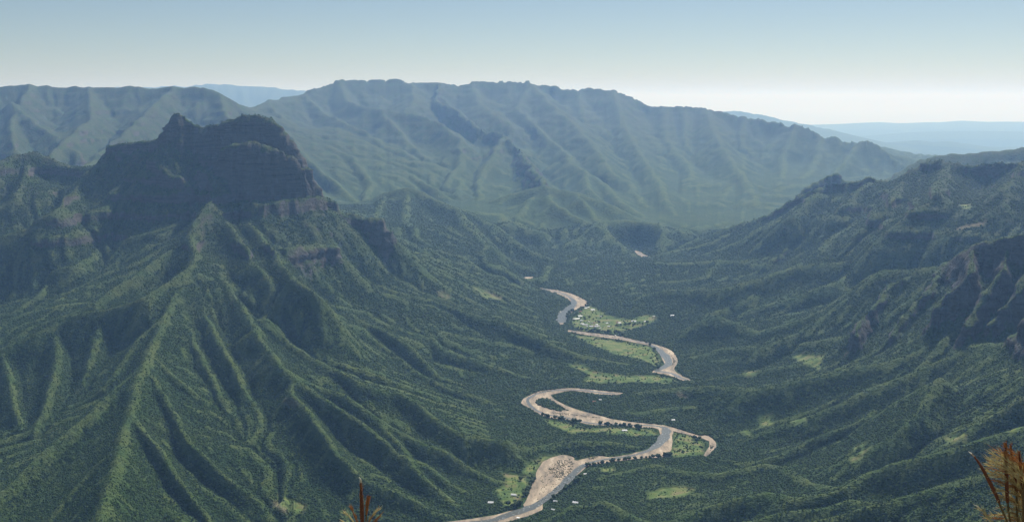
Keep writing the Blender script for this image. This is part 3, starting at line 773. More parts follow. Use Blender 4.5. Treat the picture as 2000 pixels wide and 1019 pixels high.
# ------------------------------------------------------------------ river bed and water
def sand_material():
    m, n, b = nodes('river gravel')
    L = n.links.new
    geo = N(n, 'ShaderNodeNewGeometry')
    mp = N(n, 'ShaderNodeMapping'); mp.inputs['Scale'].default_value = (.03, .008, .03); L(geo.outputs['Position'], mp.inputs['Vector'])
    t = N(n, 'ShaderNodeTexNoise'); t.inputs['Scale'].default_value = 1.0; t.inputs['Detail'].default_value = 6; t.inputs['Roughness'].default_value = .65
    L(mp.outputs[0], t.inputs['Vector'])
    r = N(n, 'ShaderNodeValToRGB'); e = r.color_ramp.elements
    for _ in range(2): e.new(.5)
    for q, (p, c) in zip(e, [(.34, (.13, .105, .075)), (.44, (.25, .20, .14)), (.55, (.36, .28, .19)), (.66, (.52, .43, .31))]): q.position = p; q.color = c + (1,)
    L(t.outputs[0], r.inputs[0]); L(r.outputs[0], b.inputs['Base Color']); b.inputs['Roughness'].default_value = .95
    return m
M_SAND = sand_material()
def water_material():
    m, n, b = nodes('shallow river water')
    b.inputs['Base Color'].default_value = (.07, .078, .068, 1); b.inputs['Roughness'].default_value = .35; b.inputs['Specular IOR Level'].default_value = .22
    tc = N(n, 'ShaderNodeNewGeometry'); t = N(n, 'ShaderNodeTexNoise'); t.inputs['Scale'].default_value = .12; t.inputs['Detail'].default_value = 5
    n.links.new(tc.outputs['Position'], t.inputs['Vector'])
    bp = N(n, 'ShaderNodeBump'); bp.inputs['Strength'].default_value = .6; bp.inputs['Distance'].default_value = 1.5
    n.links.new(t.outputs[0], bp.inputs['Height']); n.links.new(bp.outputs[0], b.inputs['Normal'])
    r = N(n, 'ShaderNodeValToRGB'); r.color_ramp.elements[0].position = .58; r.color_ramp.elements[0].color = (.075, .082, .070, 1)
    r.color_ramp.elements[1].position = .72; r.color_ramp.elements[1].color = (.45, .47, .45, 1)
    n.links.new(t.outputs[0], r.inputs[0]); n.links.new(r.outputs[0], b.inputs['Base Color'])
    return m
M_WATER = water_material()
def fill_poly(bm, pts, z):
    from mathutils.geometry import tessellate_polygon
    vs = [bm.verts.new((p[0], p[1], z)) for p in pts]
    for t in tessellate_polygon([[Vector((p[0], p[1], 0)) for p in pts]]):
        try:
            f = bm.faces.new([vs[i] for i in t]); f.normal_update()
            if f.normal.z < 0: f.normal_flip()
        except ValueError: pass
def smooth_line(pts, n=4, closed=False, wob=0.0):
    pts = np.array(pts, float); out_ = []
    m = len(pts)
    for k in range(m if closed else m - 1):
        g = lambda j: pts[j % m] if closed else pts[min(max(j, 0), m - 1)]
        a, b, c, d = g(k - 1), g(k), g(k + 1), g(k + 2)
        for f in np.arange(n) / n:
            q = b + .5 * f * (c - a + f * (2 * a - 5 * b + 4 * c - d + f * (3 * (b - c) + d - a)))
            out_.append(q)
    if not closed: out_.append(pts[-1])
    out_ = np.array(out_)
    if wob:
        out_[:, 0] += wob * fbm(out_[:, 0] / 25, out_[:, 1] / 25, 2, 501); out_[:, 1] += wob * fbm(out_[:, 0] / 25, out_[:, 1] / 25, 2, 502)
    return out_
bm = bmesh.new()
for n_, poly in enumerate(BEDW):
    pp = smooth_line(poly, 3, True, 5.0)
    fill_poly(bm, pp, 0.0 + n_ * .012)
me = bpy.data.meshes.new('river_bed'); bm.to_mesh(me); bm.free(); me.materials.append(M_SAND)
bed_o = bpy.data.objects.new('river_bed', me); COL.objects.link(bed_o); tag(bed_o, kind='structure')
bm = bmesh.new()
for wl in WATER:
    c = on_plane(wl); hw = np.array([q[2] for q in wl])
    cl = smooth_line(np.column_stack([c[:, 0], c[:, 1], hw]), 5)
    t = np.gradient(cl[:, :2], axis=0); t /= np.linalg.norm(t, axis=1)[:, None] + 1e-9
    nrm = np.column_stack([-t[:, 1], t[:, 0]])
    wv = cl[:, 2] * (1 + .35 * perlin(np.arange(len(cl)) / 3.0, np.zeros(len(cl)), 9))
    a = cl[:, :2] + nrm * wv[:, None]; b_ = cl[:, :2] - nrm * wv[:, None]
    va = [bm.verts.new((p[0], p[1], .35)) for p in a]; vb = [bm.verts.new((p[0], p[1], .35)) for p in b_]
    for i in range(len(va) - 1):
        f = bm.faces.new([va[i], vb[i], vb[i + 1], va[i + 1]]); f.normal_update()
        if f.normal.z < 0: f.normal_flip()
me = bpy.data.meshes.new('river'); bm.to_mesh(me); bm.free(); me.materials.append(M_WATER)
riv = bpy.data.objects.new('river', me); COL.objects.link(riv); tag(riv, kind='structure')
# ------------------------------------------------------------------ haze
hz_top = max(float(Zn.max()), CAM_H) + 60
bm = bmesh.new(); bmesh.ops.create_cube(bm, size=1.0)
for v in bm.verts:
    v.co.x *= 400000; v.co.y = 146000 + v.co.y * 2 * 150000; v.co.z = -2300 if v.co.z < 0 else hz_top
me = bpy.data.meshes.new('haze'); bm.to_mesh(me); bm.free()
mh = bpy.data.materials.new('haze'); mh.use_nodes = True; n = mh.node_tree; n.nodes.clear()
pv = N(n, 'ShaderNodeVolumePrincipled'); pv.inputs['Density'].default_value = HAZE_DENSITY
pv.inputs['Color'].default_value = HAZE_COLOR + (1,); pv.inputs['Absorption Color'].default_value = (1, 1, 1, 1)
pv.inputs['Anisotropy'].default_value = HAZE_ANISO
o_ = N(n, 'ShaderNodeOutputMaterial'); n.links.new(pv.outputs[0], o_.inputs['Volume'])
me.materials.append(mh)
hz = bpy.data.objects.new('haze', me); COL.objects.link(hz); tag(hz, kind='stuff')
print('haze top', hz_top, round(time.time() - T0, 1))

# ------------------------------------------------------------------ standing things on the ground
def ground_z(x, y):
    u = x / y
    i = np.clip((u - U[0]) / (U[1] - U[0]), 0, NU - 1.001); j = np.interp(y, YF, np.arange(nyf))
    i0 = int(i); j0 = min(int(j), nyf - 2); a = i - i0; b = j - j0
    return float((ZF[j0, i0] * (1 - a) + ZF[j0, i0 + 1] * a) * (1 - b) + (ZF[j0 + 1, i0] * (1 - a) + ZF[j0 + 1, i0 + 1] * a) * b)
def ground_at(px, py):
    """first ground met along a line of sight"""
    for y in np.exp(np.linspace(math.log(2300), math.log(11000), 900)):
        x, _, z = survey(px, py, y)
        g = ground_z(x, y)
        if z <= g: return x, y, g
    return survey_z(px, py, 3.0)

# the lookout ledge under the viewer
def ledge():
    xs = np.concatenate([np.linspace(-260, -8, 14), np.linspace(-7, 7, 57), np.linspace(8, 260, 14)])
    ys = np.concatenate([np.linspace(-30, -3, 8), np.linspace(-2.6, 7, 40), np.geomspace(8, 372, 26)])
    Xg, Yg = np.meshgrid(xs, ys)
    zg = 1298.30 + .05 * fbm(Xg / .9, Yg / .9, 4, 601) - np.clip(Yg - 3.7, 0, 4) * .9 - np.clip(Yg - 7.7, 0, None) * 1.16 + np.clip(-Yg, 0, 30) * .05
    zg += np.clip((Yg - 10) / 60, 0, 1) * 6 * fbm(Xg / 30, Yg / 30, 3, 602) - np.clip(np.abs(Xg) - 6, 0, None) * .25
    m = simple('lookout rock and dry grass', (.20, .165, .11), .95, .55, 3.0)
    o = grid_mesh('lookout_ledge', np.stack([Xg, Yg, zg], -1), np.ones((len(ys) - 1, len(xs) - 1), bool), [], m)
    tag(o, kind='structure')
ledge()

# ---- forest cover
def crown_mesh(name, seed, mat, sub=1, squash=.8, lumps=0):
    rs = random.Random(seed); bm = bmesh.new()
    def blob(cx, cy, cz, r, sub):
        r_ = bmesh.ops.create_icosphere(bm, subdivisions=sub, radius=r)
        for v in r_['verts']:
            k = 1 + rs.uniform(-.28, .22)
            v.co = Vector((v.co.x * k + cx, v.co.y * k + cy, v.co.z * k * squash + cz))
    blob(0, 0, .55, .85, sub)
    for _ in range(lumps):
        a = rs.uniform(0, 6.28); rr = rs.uniform(.45, .75)
        blob(math.cos(a) * rr, math.sin(a) * rr, rs.uniform(.3, 1.05), rs.uniform(.3, .5), 1)
    me = bpy.data.meshes.new(name); bm.to_mesh(me); bm.free(); me.materials.append(mat)
    return me
def leaf_material(name, cols, rnd=True, scale=.35):
    m, n, b = nodes(name); L = n.links.new
    b.inputs['Roughness'].default_value = .8; b.inputs['Specular IOR Level'].default_value = .2
    r = N(n, 'ShaderNodeValToRGB'); e = r.color_ramp.elements
    while len(e) < len(cols): e.new(.5)
    for k, (q, c) in enumerate(zip(e, cols)): q.position = k / (len(cols) - 1); q.color = tuple(c) + (1,)
    oi = N(n, 'ShaderNodeObjectInfo'); L(oi.outputs['Random'], r.inputs[0])
    t = N(n, 'ShaderNodeTexNoise'); t.inputs['Scale'].default_value = scale; g = N(n, 'ShaderNodeNewGeometry'); L(g.outputs['Position'], t.inputs['Vector'])
    mx = N(n, 'ShaderNodeMix', data_type='RGBA', blend_type='MULTIPLY'); mx.inputs[0].default_value = .8
    cr = N(n, 'ShaderNodeValToRGB'); cr.color_ramp.elements[0].position = .3; cr.color_ramp.elements[0].color = (.45, .45, .45, 1); cr.color_ramp.elements[1].position = .7; cr.color_ramp.elements[1].color = (1.25, 1.25, 1.1, 1)
    L(t.outputs[0], cr.inputs[0]); L(r.outputs[0], mx.inputs[6]); L(cr.outputs[0], mx.inputs[7]); L(mx.outputs[2], b.inputs['Base Color'])
    return m
M_FOREST = leaf_material('forest leaves', [(.009, .030, .005), (.015, .046, .006), (.026, .066, .008), (.043, .090, .010), (.070, .110, .015)])
FOREST_N = 520000
def forest():
    # pick ground cells with a chance that follows their share of the visible country
    inner = (Yn > 1500) & (Yn < 9300) & (RDn > 9) & (barem < .4) & (rock < .5)
    cellA = (U[1] - U[0]) * Yn * np.abs(np.gradient(Yn, axis=0))
    wgt = cellA * np.clip(4500 / Yn, 0, 2) ** 1.5 * (1 - .75 * np.clip(grassm, 0, 1)) * inner * np.where(fieldm > .05, np.where(Yn > 5900, .04, .08), 1)
    wgt *= (vis | np.roll(vis, 3, 0) | np.roll(vis, -3, 0)) * (np.abs(Xn / Yn) < .56)
    wgt *= np.where(RDn < 70, 1.6, 1)
    cdf = np.cumsum(wgt.ravel()); cdf /= cdf[-1]
    pick = np.searchsorted(cdf, RNG.random(FOREST_N))
    j, i = np.unravel_index(pick, Yn.shape); j = np.clip(j, 1, nyf - 2); i = np.clip(i, 1, NU - 2)
    a = RNG.random(FOREST_N) - .5; b = RNG.random(FOREST_N) - .5
    def at(M):
        return M[j, i] + a * (M[j, i + 1] - M[j, i - 1]) * .5 + b * (M[j + 1, i] - M[j - 1, i]) * .5
    x, y, z = at(Xn), at(Yn), at(Zn)
    h = 2.1 + 4.4 * RNG.random(FOREST_N) ** 2.4
    h *= np.clip(y / 4500, .8, 1.5) * (1 - .3 * grassm[j, i]) * np.where(RDn[j, i] < 70, 1.2, 1)
    me = bpy.data.meshes.new('forest'); me.vertices.add(FOREST_N)
    me.vertices.foreach_set('co', np.column_stack([x, y, z - .2 * h]).astype(np.float32).ravel())
    at_ = me.attributes.new('size', 'FLOAT', 'POINT'); at_.data.foreach_set('value', h.astype(np.float32))
    o = bpy.data.objects.new('forest', me); COL.objects.link(o); tag(o, kind='stuff', label='dense green forest canopy covering the canyon slopes')
    src = []
    hid = bpy.data.collections.new('crown shapes')
    for k in range(4):
        c = bpy.data.objects.new('crown_shape', crown_mesh('crown_shape', 50 + k, M_FOREST, 1)); hid.objects.link(c); src.append(c)
    g = bpy.data.node_groups.new('forest', 'GeometryNodeTree')
    g.interface.new_socket('Geometry', in_out='INPUT', socket_type='NodeSocketGeometry')
    g.interface.new_socket('Geometry', in_out='OUTPUT', socket_type='NodeSocketGeometry')
    gi = g.nodes.new('NodeGroupInput'); go = g.nodes.new('NodeGroupOutput')
    iop = g.nodes.new('GeometryNodeInstanceOnPoints'); ci = g.nodes.new('GeometryNodeCollectionInfo')
    ci.inputs['Collection'].default_value = hid; ci.inputs['Separate Children'].default_value = True; ci.inputs['Reset Children'].default_value = True
    rot = g.nodes.new('FunctionNodeRandomValue'); rot.data_type = 'FLOAT_VECTOR'; rot.inputs[0].default_value = (0, 0, 0); rot.inputs[1].default_value = (.3, .3, 6.283)
    na = g.nodes.new('GeometryNodeInputNamedAttribute'); na.data_type = 'FLOAT'; na.inputs['Name'].default_value = 'size'
    iop.inputs['Pick Instance'].default_value = True
    l = g.links.new
    l(gi.outputs[0], iop.inputs['Points']); l(ci.outputs[0], iop.inputs['Instance']); l(rot.outputs[0], iop.inputs['Rotation'])
    l(na.outputs['Attribute'], iop.inputs['Scale']); l(iop.outputs[0], go.inputs[0])
    md = o.modifiers.new('forest', 'NODES'); md.node_group = g
    return o
forest()
print('forest', round(time.time() - T0, 1))

# ------------------------------------------------------------------ houses
W_WALLS = [simple('whitewashed wall', (.62, .60, .55), .9), simple('adobe wall', (.36, .26, .18), .95), simple('pink wall', (.55, .36, .30), .9), simple('bare block wall', (.33, .32, .30), .95)]
ROOFS = {'white': simple('white roof', (.80, .80, .78), .5), 'tin': simple('galvanised roof sheets', (.66, .68, .69), .5), 'rust': simple('rusty roof sheets', (.30, .16, .10), .8), 'grey': simple('grey roof', (.28, .28, .27), .8)}
M_DARKO = simple('dark opening', (.02, .02, .022), .5); M_DOOR = simple('wooden door', (.12, .07, .04), .8)
def box(x0, x1, y0, y1, z0, z1):
    v = [(x0,y0,z0),(x1,y0,z0),(x1,y1,z0),(x0,y1,z0),(x0,y0,z1),(x1,y0,z1),(x1,y1,z1),(x0,y1,z1)]
    return v, [(0,3,2,1),(4,5,6,7),(0,1,5,4),(1,2,6,5),(2,3,7,6),(3,0,4,7)]
def house(x, y, z, w_, d_, rz, roof, wall, label, flat=False):
    root = bpy.data.objects.new('house', None); COL.objects.link(root); root.location = (x, y, z - .4); root.rotation_euler = (0, 0, rz)
    tag(root, label, 'house', 'houses of the river valley')
    h = 4.0
    if flat:
        v, f = box(-w_/2, w_/2, -d_/2, d_/2, -1.5, h); mesh_obj('wall', v, f, W_WALLS[wall], root)
        v, f = box(-w_/2 - .3, w_/2 + .3, -d_/2 - .3, d_/2 + .3, h + .003, h + .35); mesh_obj('roof', v, f, ROOFS[roof], root)
    else:
        a, b, r = w_/2, d_/2, d_ * .24
        v = [(-a,-b,-1.5),(a,-b,-1.5),(a,b,-1.5),(-a,b,-1.5),(-a,-b,h),(a,-b,h),(a,b,h),(-a,b,h),(-a,0,h+r),(a,0,h+r)]
        f = [(0,3,2,1),(0,1,5,4),(2,3,7,6),(1,2,6,9,5),(3,0,4,8,7)]
        mesh_obj('wall', v, f, W_WALLS[wall], root)
        a += .5; e = .6; k = r / b
        zt = h + .02; v = []
        for t in (0, .12):
            v += [(-a,-b-e,zt-e*k+t),(a,-b-e,zt-e*k+t),(a,0,zt+r+t),(-a,0,zt+r+t),(-a,b+e,zt-e*k+t),(a,b+e,zt-e*k+t)]
        f = [(6,7,8,9),(9,8,11,10),(0,3,2,1),(3,4,5,2),(0,1,7,6),(4,10,11,5),(1,2,8,7),(2,5,11,8),(0,6,9,3),(3,9,10,4)]
        mesh_obj('roof', v, f, ROOFS[roof], root)
    v, f = box(-.5, .5, -d_/2 - .06, -d_/2 - .003, -.2, 2.1); mesh_obj('door', v, f, M_DOOR, root)
    for sx in (-1, 1):
        v, f = box(sx * w_ * .3 - .55, sx * w_ * .3 + .55, -d_/2 - .05, -d_/2 - .003, 1.1, 2.2); mesh_obj('window', v, f, M_DARKO, root)
    return root
V = lambda x, y: (1080 + x / 7.692, 560 + y / 7.692)
Q = lambda x, y: (850 + x / 3.3333, 730 + y / 3.3333)
HOUSES = [  # photograph pixel, width, depth, roof, wall, flat, label
 (V(597,352),16,12,'white',0,0,'large bright white house on the slope above the upper sandbar, east of the village'),
 (V(572,195),9,7,'white',0,0,'lone small white house in the trees farthest up the valley from the village'),
 (V(492,325),11,8,'white',0,0,'white house beside the downstream tip of the upper sandbar, left of a smaller one'),
 (V(532,312),8,6,'white',0,0,'small pale house just right of the white house by the upper sandbar'),
 (V(430,322),7,6,'grey',3,1,'tiny grey hut on the bank between the water and the first white house'),
 (V(410,378),11,8,'rust',2,0,'pinkish rust roofed house at the upper end of the main village cluster'),
 (V(375,332),7,6,'grey',3,1,'small grey hut touching the river bank at the bend'),
 (V(335,407),9,7,'tin',1,0,'small tin roofed house at the left edge of the village near the river trees'),
 (V(290,395),7,6,'rust',1,0,'low brown adobe hut nearest the river water in the village'),
 (V(408,450),17,13,'white',0,0,'biggest brightest white house in the middle of the village'),
 (V(350,488),30,9,'white',2,0,'long low whitewashed building with pinkish walls left of the village centre'),
 (V(432,515),11,9,'tin',0,0,'blue grey tin roofed house below the biggest white house'),
 (V(440,566),13,8,'white',0,0,'cream house at the left end of the lower village row'),
 (V(474,577),16,10,'white',0,0,'bright white house second from left in the lower village row'),
 (V(510,576),9,8,'tin',1,0,'tin roofed shed attached to the right of the lower left white house'),
 (V(510,607),7,6,'tin',3,1,'small grey flat roofed hut at the village edge nearest the dark river trees'),
 (V(540,533),8,7,'tin',0,0,'small pale house standing alone in grass above the lower row'),
 (V(578,603),15,10,'white',0,0,'white house at the centre of the lower village row, alone on its plot'),
 (V(580,552),8,6,'grey',3,1,'small grey house behind the centre of the lower row, left of its twin'),
 (V(620,550),8,6,'rust',2,0,'small pinkish house behind the lower row, right of its grey twin'),
 (V(622,603),11,8,'rust',2,0,'rust roofed pink house joined to the left of the right-hand white group'),
 (V(650,604),12,9,'white',0,0,'white house in the middle of the tight group at the right of the lower row'),
 (V(657,575),10,8,'white',0,0,'white house standing behind the tight group at the right of the lower row'),
 (V(685,600),11,8,'white',0,0,'cream white house at the right end of the tight lower group'),
 (V(705,626),8,6,'tin',0,0,'small tin roofed house just below the right end of the lower row'),
 (V(520,435),7,6,'grey',3,1,'grey hut among trees right of the biggest white house'),
 (V(720,455),8,6,'tin',1,0,'pale hut beside the bare pinkish field east of the village'),
 (V(810,552),9,7,'tin',0,0,'small light roofed house in the field between the village and the eastern track'),
 (V(850,545),6,5,'grey',3,1,'tiny grey shed just right of the light roofed field house'),
 (V(840,603),11,8,'white',0,0,'white house by the hedge on the near side of the eastern fields'),
 (V(965,542),8,6,'rust',2,0,'small pinkish house left of a white one in the middle of the eastern fields'),
 (V(997,551),12,8,'white',0,0,'white house in the middle of the eastern fields'),
 (V(1215,527),19,13,'white',0,0,'largest white house out in the fields east of the village'),
 (V(1390,532),13,9,'white',0,0,'white house at the foot of the hill, right of the largest eastern house'),
 (V(1515,450),9,6,'tin',1,0,'small pale yellow hut among scrub on the rise beyond the eastern fields'),
 (V(1793,443),15,10,'white',0,0,'isolated bright white house farthest right on the hillside'),
 (V(1300,622),6,5,'grey',3,1,'tiny grey hut in scrub below the largest eastern house'),
 (V(105,385),8,6,'tin',1,0,'lone hut on the far left bank across the water from the village'),
 (V(945,745),9,7,'tin',3,0,'grey tin roofed shed left on the gravel bank below the village'),
 (V(980,722),10,7,'tin',1,0,'pale shed at the top of the cluster on the gravel bank below the village'),
 (V(1048,762),10,8,'grey',3,1,'grey flat roofed shed rightmost on the gravel bank below the village'),
 (Q(512,790),12,8,'white',0,0,'white house in the bright meadow left of the wide sandbar'),
 (Q(362,843),12,9,'white',0,0,'leftmost white house below the meadow near the bottom river bend'),
 (Q(913,842),12,9,'white',0,0,'bright white house alone on the right bank opposite the wide sandbar'),
 (Q(783,833),9,6,'tin',0,0,'small pale house between the river and the bright white right bank house'),
 (Q(768,889),8,6,'tin',0,0,'small white hut lowest on the right bank near the bottom of the view'),
 (Q(907,694),7,5,'white',0,0,'small white hut close to the water on the right bank beside the sandbar'),
 (Q(975,655),7,5,'white',0,0,'small white hut on the right bank level with the top of the sandbar'),
 (Q(540,942),7,5,'white',0,1,'tiny white hut at the very edge of the bottom river bend'),
 (Q(1232,371),14,8,'white',0,0,'white house in the green field inside the middle river bend'),
 (Q(1035,182),9,7,'rust',2,0,'rust roofed house above the dark wood in the upper meander'),
 (Q(1075,172),8,6,'tin',1,0,'pale hut right of the rust roofed house in the upper meander'),
 (Q(1548,305),10,7,'tin',1,0,'pale hut at the foot of the dark slope above the right river arm'),
]
rh = random.Random(5)
for (px, py), w_, d_, rf, wl_, fl, lab in HOUSES:
    x, y, z = ground_at(px, py)
    house(x, y, z, w_ * 1.45, d_ * 1.45, rh.uniform(-.5, .5), rf, wl_, lab, bool(fl))

# ------------------------------------------------------------------ trees one can tell apart on the valley floor
M_TREE = leaf_material('riverside leaves', [(.014, .034, .009), (.024, .050, .012), (.040, .070, .016)], scale=.5)
M_TRUNK = simple('tree bark', (.10, .075, .05), .95)
CROWNS = [crown_mesh('crown', 80 + k, M_TREE, 2, .85, 6) for k in range(5)]
def trunk_mesh():
    bm = bmesh.new()
    bmesh.ops.create_cone(bm, cap_ends=True, segments=7, radius1=.09, radius2=.045, depth=1.0)
    for v in bm.verts: v.co.z += .2
    for a in (0.5, 2.6, 4.6):
        r = bmesh.ops.create_cone(bm, cap_ends=True, segments=5, radius1=.04, radius2=.015, depth=.55)
        for v in r['verts']:
            zz = v.co.z + .27; v.co.z = .45 + zz * .8; v.co.x += math.cos(a) * zz * .7; v.co.y += math.sin(a) * zz * .7
    me = bpy.data.meshes.new('trunk'); bm.to_mesh(me); bm.free(); me.materials.append(M_TRUNK); return me
TRUNK = trunk_mesh()
rt = random.Random(21)
def tree(x, y, z, size, label, group):
    root = bpy.data.objects.new('tree', None); COL.objects.link(root); root.location = (x, y, z - .3); root.rotation_euler = (0, 0, rt.uniform(0, 6.28))
    tag(root, label, 'tree', group)
    t = bpy.data.objects.new('trunk', TRUNK); COL.objects.link(t); t.parent = root; t.scale = (size, size, size)
    c = bpy.data.objects.new('crown', rt.choice(CROWNS)); COL.objects.link(c); c.parent = root; c.location = (0, 0, size * .45)
    c.scale = (size * .72, size * .72, size * rt.uniform(.62, .85))
ROWS = [  # a line on the photograph, how many, size, label, group
 ([Q(690,272),Q(760,290),Q(880,318),Q(960,322)], 16, 11, 'round tree on the bank below the double river arm', 'trees along the bank below the double river arm'),
 ([Q(1070,338),Q(1150,342),Q(1260,345),Q(1350,360)], 13, 11, 'tree edging the field inside the middle river bend', 'trees along the field inside the middle bend'),
 ([Q(880,345),Q(930,360),Q(1010,362)], 6, 9, 'small tree in the rough meadow inside the middle bend', 'small trees in the rough meadow'),
 ([Q(980,605),Q(1100,588),Q(1250,560),Q(1380,552)], 16, 10, 'dark tree on the near bank of the long straight reach', 'trees along the straight reach'),
 ([Q(1400,550),Q(1500,545),Q(1540,530)], 8, 11, 'dark tree on the near side of the river elbow', 'trees at the river elbow'),
 ([Q(1680,420),Q(1700,440),Q(1720,425)], 5, 10, 'tree at the corner of the fields in the right river arm', 'trees in the right river arm'),
 ([Q(590,800),Q(620,730),Q(640,690)], 10, 11, 'dark tree between the left meadow and the wide sandbar', 'trees between the meadow and the wide sandbar'),
 ([Q(470,860),Q(520,880),Q(550,850)], 7, 10, 'dark tree at the foot of the left meadow', 'trees at the foot of the left meadow'),
 ([Q(545,690),Q(565,700)], 2, 10, 'tree of the pair in the bright left meadow', 'pair of trees in the left meadow'),
 ([Q(740,850),Q(820,780),Q(900,715),Q(960,665)], 14, 10, 'tree on the right bank opposite the wide sandbar', 'trees on the right bank opposite the sandbar'),
 ([V(350,655),V(500,670),V(700,680),V(860,700)], 20, 12, 'dark tree in the belt just below the village', 'tree belt below the village'),
 ([V(200,480),V(240,420),V(300,370)], 8, 12, 'tree on the village bank beside the open water', 'trees on the village bank'),
 ([V(870,690),V(900,720),V(1010,700),V(1060,740)], 8, 11, 'tree beside the sheds on the gravel bank below the village', 'trees by the gravel bank sheds'),
 ([V(440,340),V(470,300),V(600,220)], 7, 11, 'tree behind the tip of the upper sandbar', 'trees behind the upper sandbar'),
 ([V(450,500),V(560,480),V(640,530),V(740,560)], 9, 9, 'tree scattered among the village houses', 'trees among the village houses'),
 ([V(960,600),V(1100,590),V(1250,575),V(1450,560)], 16, 11, 'dark tree in the hedge below the eastern fields', 'hedge trees south of the eastern fields'),
 ([(1262,668),(1280,690),(1290,712),(1285,722)], 8, 11, 'tree at the right end of the large field below the village', 'trees at the end of the large field'),
]
ORD = 'leftmost second third fourth fifth sixth seventh eighth ninth tenth eleventh twelfth thirteenth fourteenth fifteenth sixteenth seventeenth eighteenth nineteenth twentieth'.split()
for ln, cnt, size, lab, grp in ROWS:
    ln = sorted(ln)
    ln = np.array(ln); seg = np.r_[0, np.cumsum(np.hypot(*np.diff(ln, axis=0).T))]
    for k in range(cnt):
        q = seg[-1] * (k + rt.uniform(.2, .8)) / cnt
        px, py = np.interp(q, seg, ln[:, 0]), np.interp(q, seg, ln[:, 1])
        x, y, z = ground_at(px + rt.uniform(-3, 3), py + rt.uniform(-1.6, 1.2))
        where_ = lab.split(' ', 3)
        nm = (ORD[k] if k else 'leftmost') + (' from left,' if k else ',')
        tree(x, y, z, size * rt.uniform(.6, 1.35), nm + ' ' + lab, grp)
# low shrubs over the big gravel bar
def bar_shrubs():
    poly = on_plane(C7([(745,600),(800,560),(880,550),(905,580),(880,650),(800,700),(760,670),(735,640)]))
    poly2 = on_plane(C7([(640,800),(680,680),(740,600),(900,570),(880,680),(760,780),(680,840)]))
    m = leaf_material('gravel bar shrubs', [(.03, .045, .016), (.055, .065, .028)])
    bm = bmesh.new(); rs = random.Random(3)
    strips = [on_plane(C7(q)) for q in ([(880,262),(1000,272),(1080,285),(1000,282),(900,272)], [(760,250),(880,256),(900,268),(780,262)], [(1000,545),(1060,538),(1050,552),(1000,556)],
              [(640,120),(760,104),(760,112),(650,130)], [(1560,372),(1700,408),(1690,412),(1560,382)], [(1790,460),(1815,470),(1790,500)])] + [on_plane(C6(q)) for q in ([(560,614),(700,634),(690,644),(560,626)], [(1040,735),(1085,800),(1060,830),(1075,790)])]
    for pl, cnt in [(poly, 330), (poly2, 120)] + [(q, 45) for q in strips]:
        lo, hi = pl.min(0), pl.max(0); k = 0
        while k < cnt:
            x, y = rs.uniform(lo[0], hi[0]), rs.uniform(lo[1], hi[1])
            if not poly_mask(np.array([x]), np.array([y]), pl)[0]: continue
            k += 1; r = rs.uniform(1.0, 2.6)
            g = bmesh.ops.create_icosphere(bm, subdivisions=1, radius=r)
            for v in g['verts']: v.co = Vector((v.co.x * rs.uniform(.7, 1.2) + x, v.co.y * rs.uniform(.7, 1.2) + y, v.co.z * .6 + .5))
    me = bpy.data.meshes.new('gravel_bar_shrubs'); bm.to_mesh(me); bm.free(); me.materials.append(m)
    o = bpy.data.objects.new('gravel_bar_shrubs', me); COL.objects.link(o); tag(o, kind='stuff', label='low scattered shrubs on the wide gravel bar')
bar_shrubs()

# ------------------------------------------------------------------ the dry plants at the viewer's feet
def bristle_material(name, c):
    m = bpy.data.materials.new(name); m.use_nodes = True; n = m.node_tree; n.nodes.clear()
    d = N(n, 'ShaderNodeBsdfDiffuse'); t = N(n, 'ShaderNodeBsdfTranslucent'); x = N(n, 'ShaderNodeMixShader'); o = N(n, 'ShaderNodeOutputMaterial')
    g = N(n, 'ShaderNodeNewGeometry'); r = N(n, 'ShaderNodeTexNoise'); r.inputs['Scale'].default_value = 60; n.links.new(g.outputs['Position'], r.inputs['Vector'])
    mx = N(n, 'ShaderNodeMix', data_type='RGBA'); mx.inputs[6].default_value = tuple(v * .5 for v in c) + (1,); mx.inputs[7].default_value = tuple(min(1, v * 1.4) for v in c) + (1,)
    n.links.new(r.outputs[0], mx.inputs[0]); n.links.new(mx.outputs[2], d.inputs[0]); n.links.new(mx.outputs[2], t.inputs[0])
    x.inputs[0].default_value = .5; n.links.new(d.outputs[0], x.inputs[1]); n.links.new(t.outputs[0], x.inputs[2]); n.links.new(x.outputs[0], o.inputs[0])
    return m
M_STRAW = bristle_material('straw bristles', (.85, .68, .40)); M_RUST = bristle_material('rusty bristles', (.52, .29, .13))
M_SPIKE = simple('dark red seed spike', (.15, .055, .028), .6, .4, 60); M_STEM = simple('dry stem', (.16, .12, .05), .7, .3, 30)
M_TIP = simple('pale spike tip', (.62, .60, .45), .6)
def tube(name, pts, radii, mat, parent, seg=7):
    bm = bmesh.new(); rings = []
    for k, p in enumerate(pts):
        p = Vector(p); d = (Vector(pts[min(k + 1, len(pts) - 1)]) - Vector(pts[max(k - 1, 0)])).normalized()
        a = d.orthogonal().normalized(); b = d.cross(a)
        rings.append([bm.verts.new(p + (a * math.cos(t * 6.2832 / seg) + b * math.sin(t * 6.2832 / seg)) * radii[k]) for t in range(seg)])
    for r0, r1 in zip(rings[:-1], rings[1:]):
        for t in range(seg): bm.faces.new([r0[t], r0[(t + 1) % seg], r1[(t + 1) % seg], r1[t]])
    bm.faces.new(rings[-1]); bm.faces.new(rings[0][::-1])
    me = bpy.data.meshes.new(name); bm.to_mesh(me); bm.free(); me.materials.append(mat)
    me.polygons.foreach_set('use_smooth', np.ones(len(me.polygons), bool))
    o = bpy.data.objects.new(name, me); COL.objects.link(o); o.parent = parent; return o
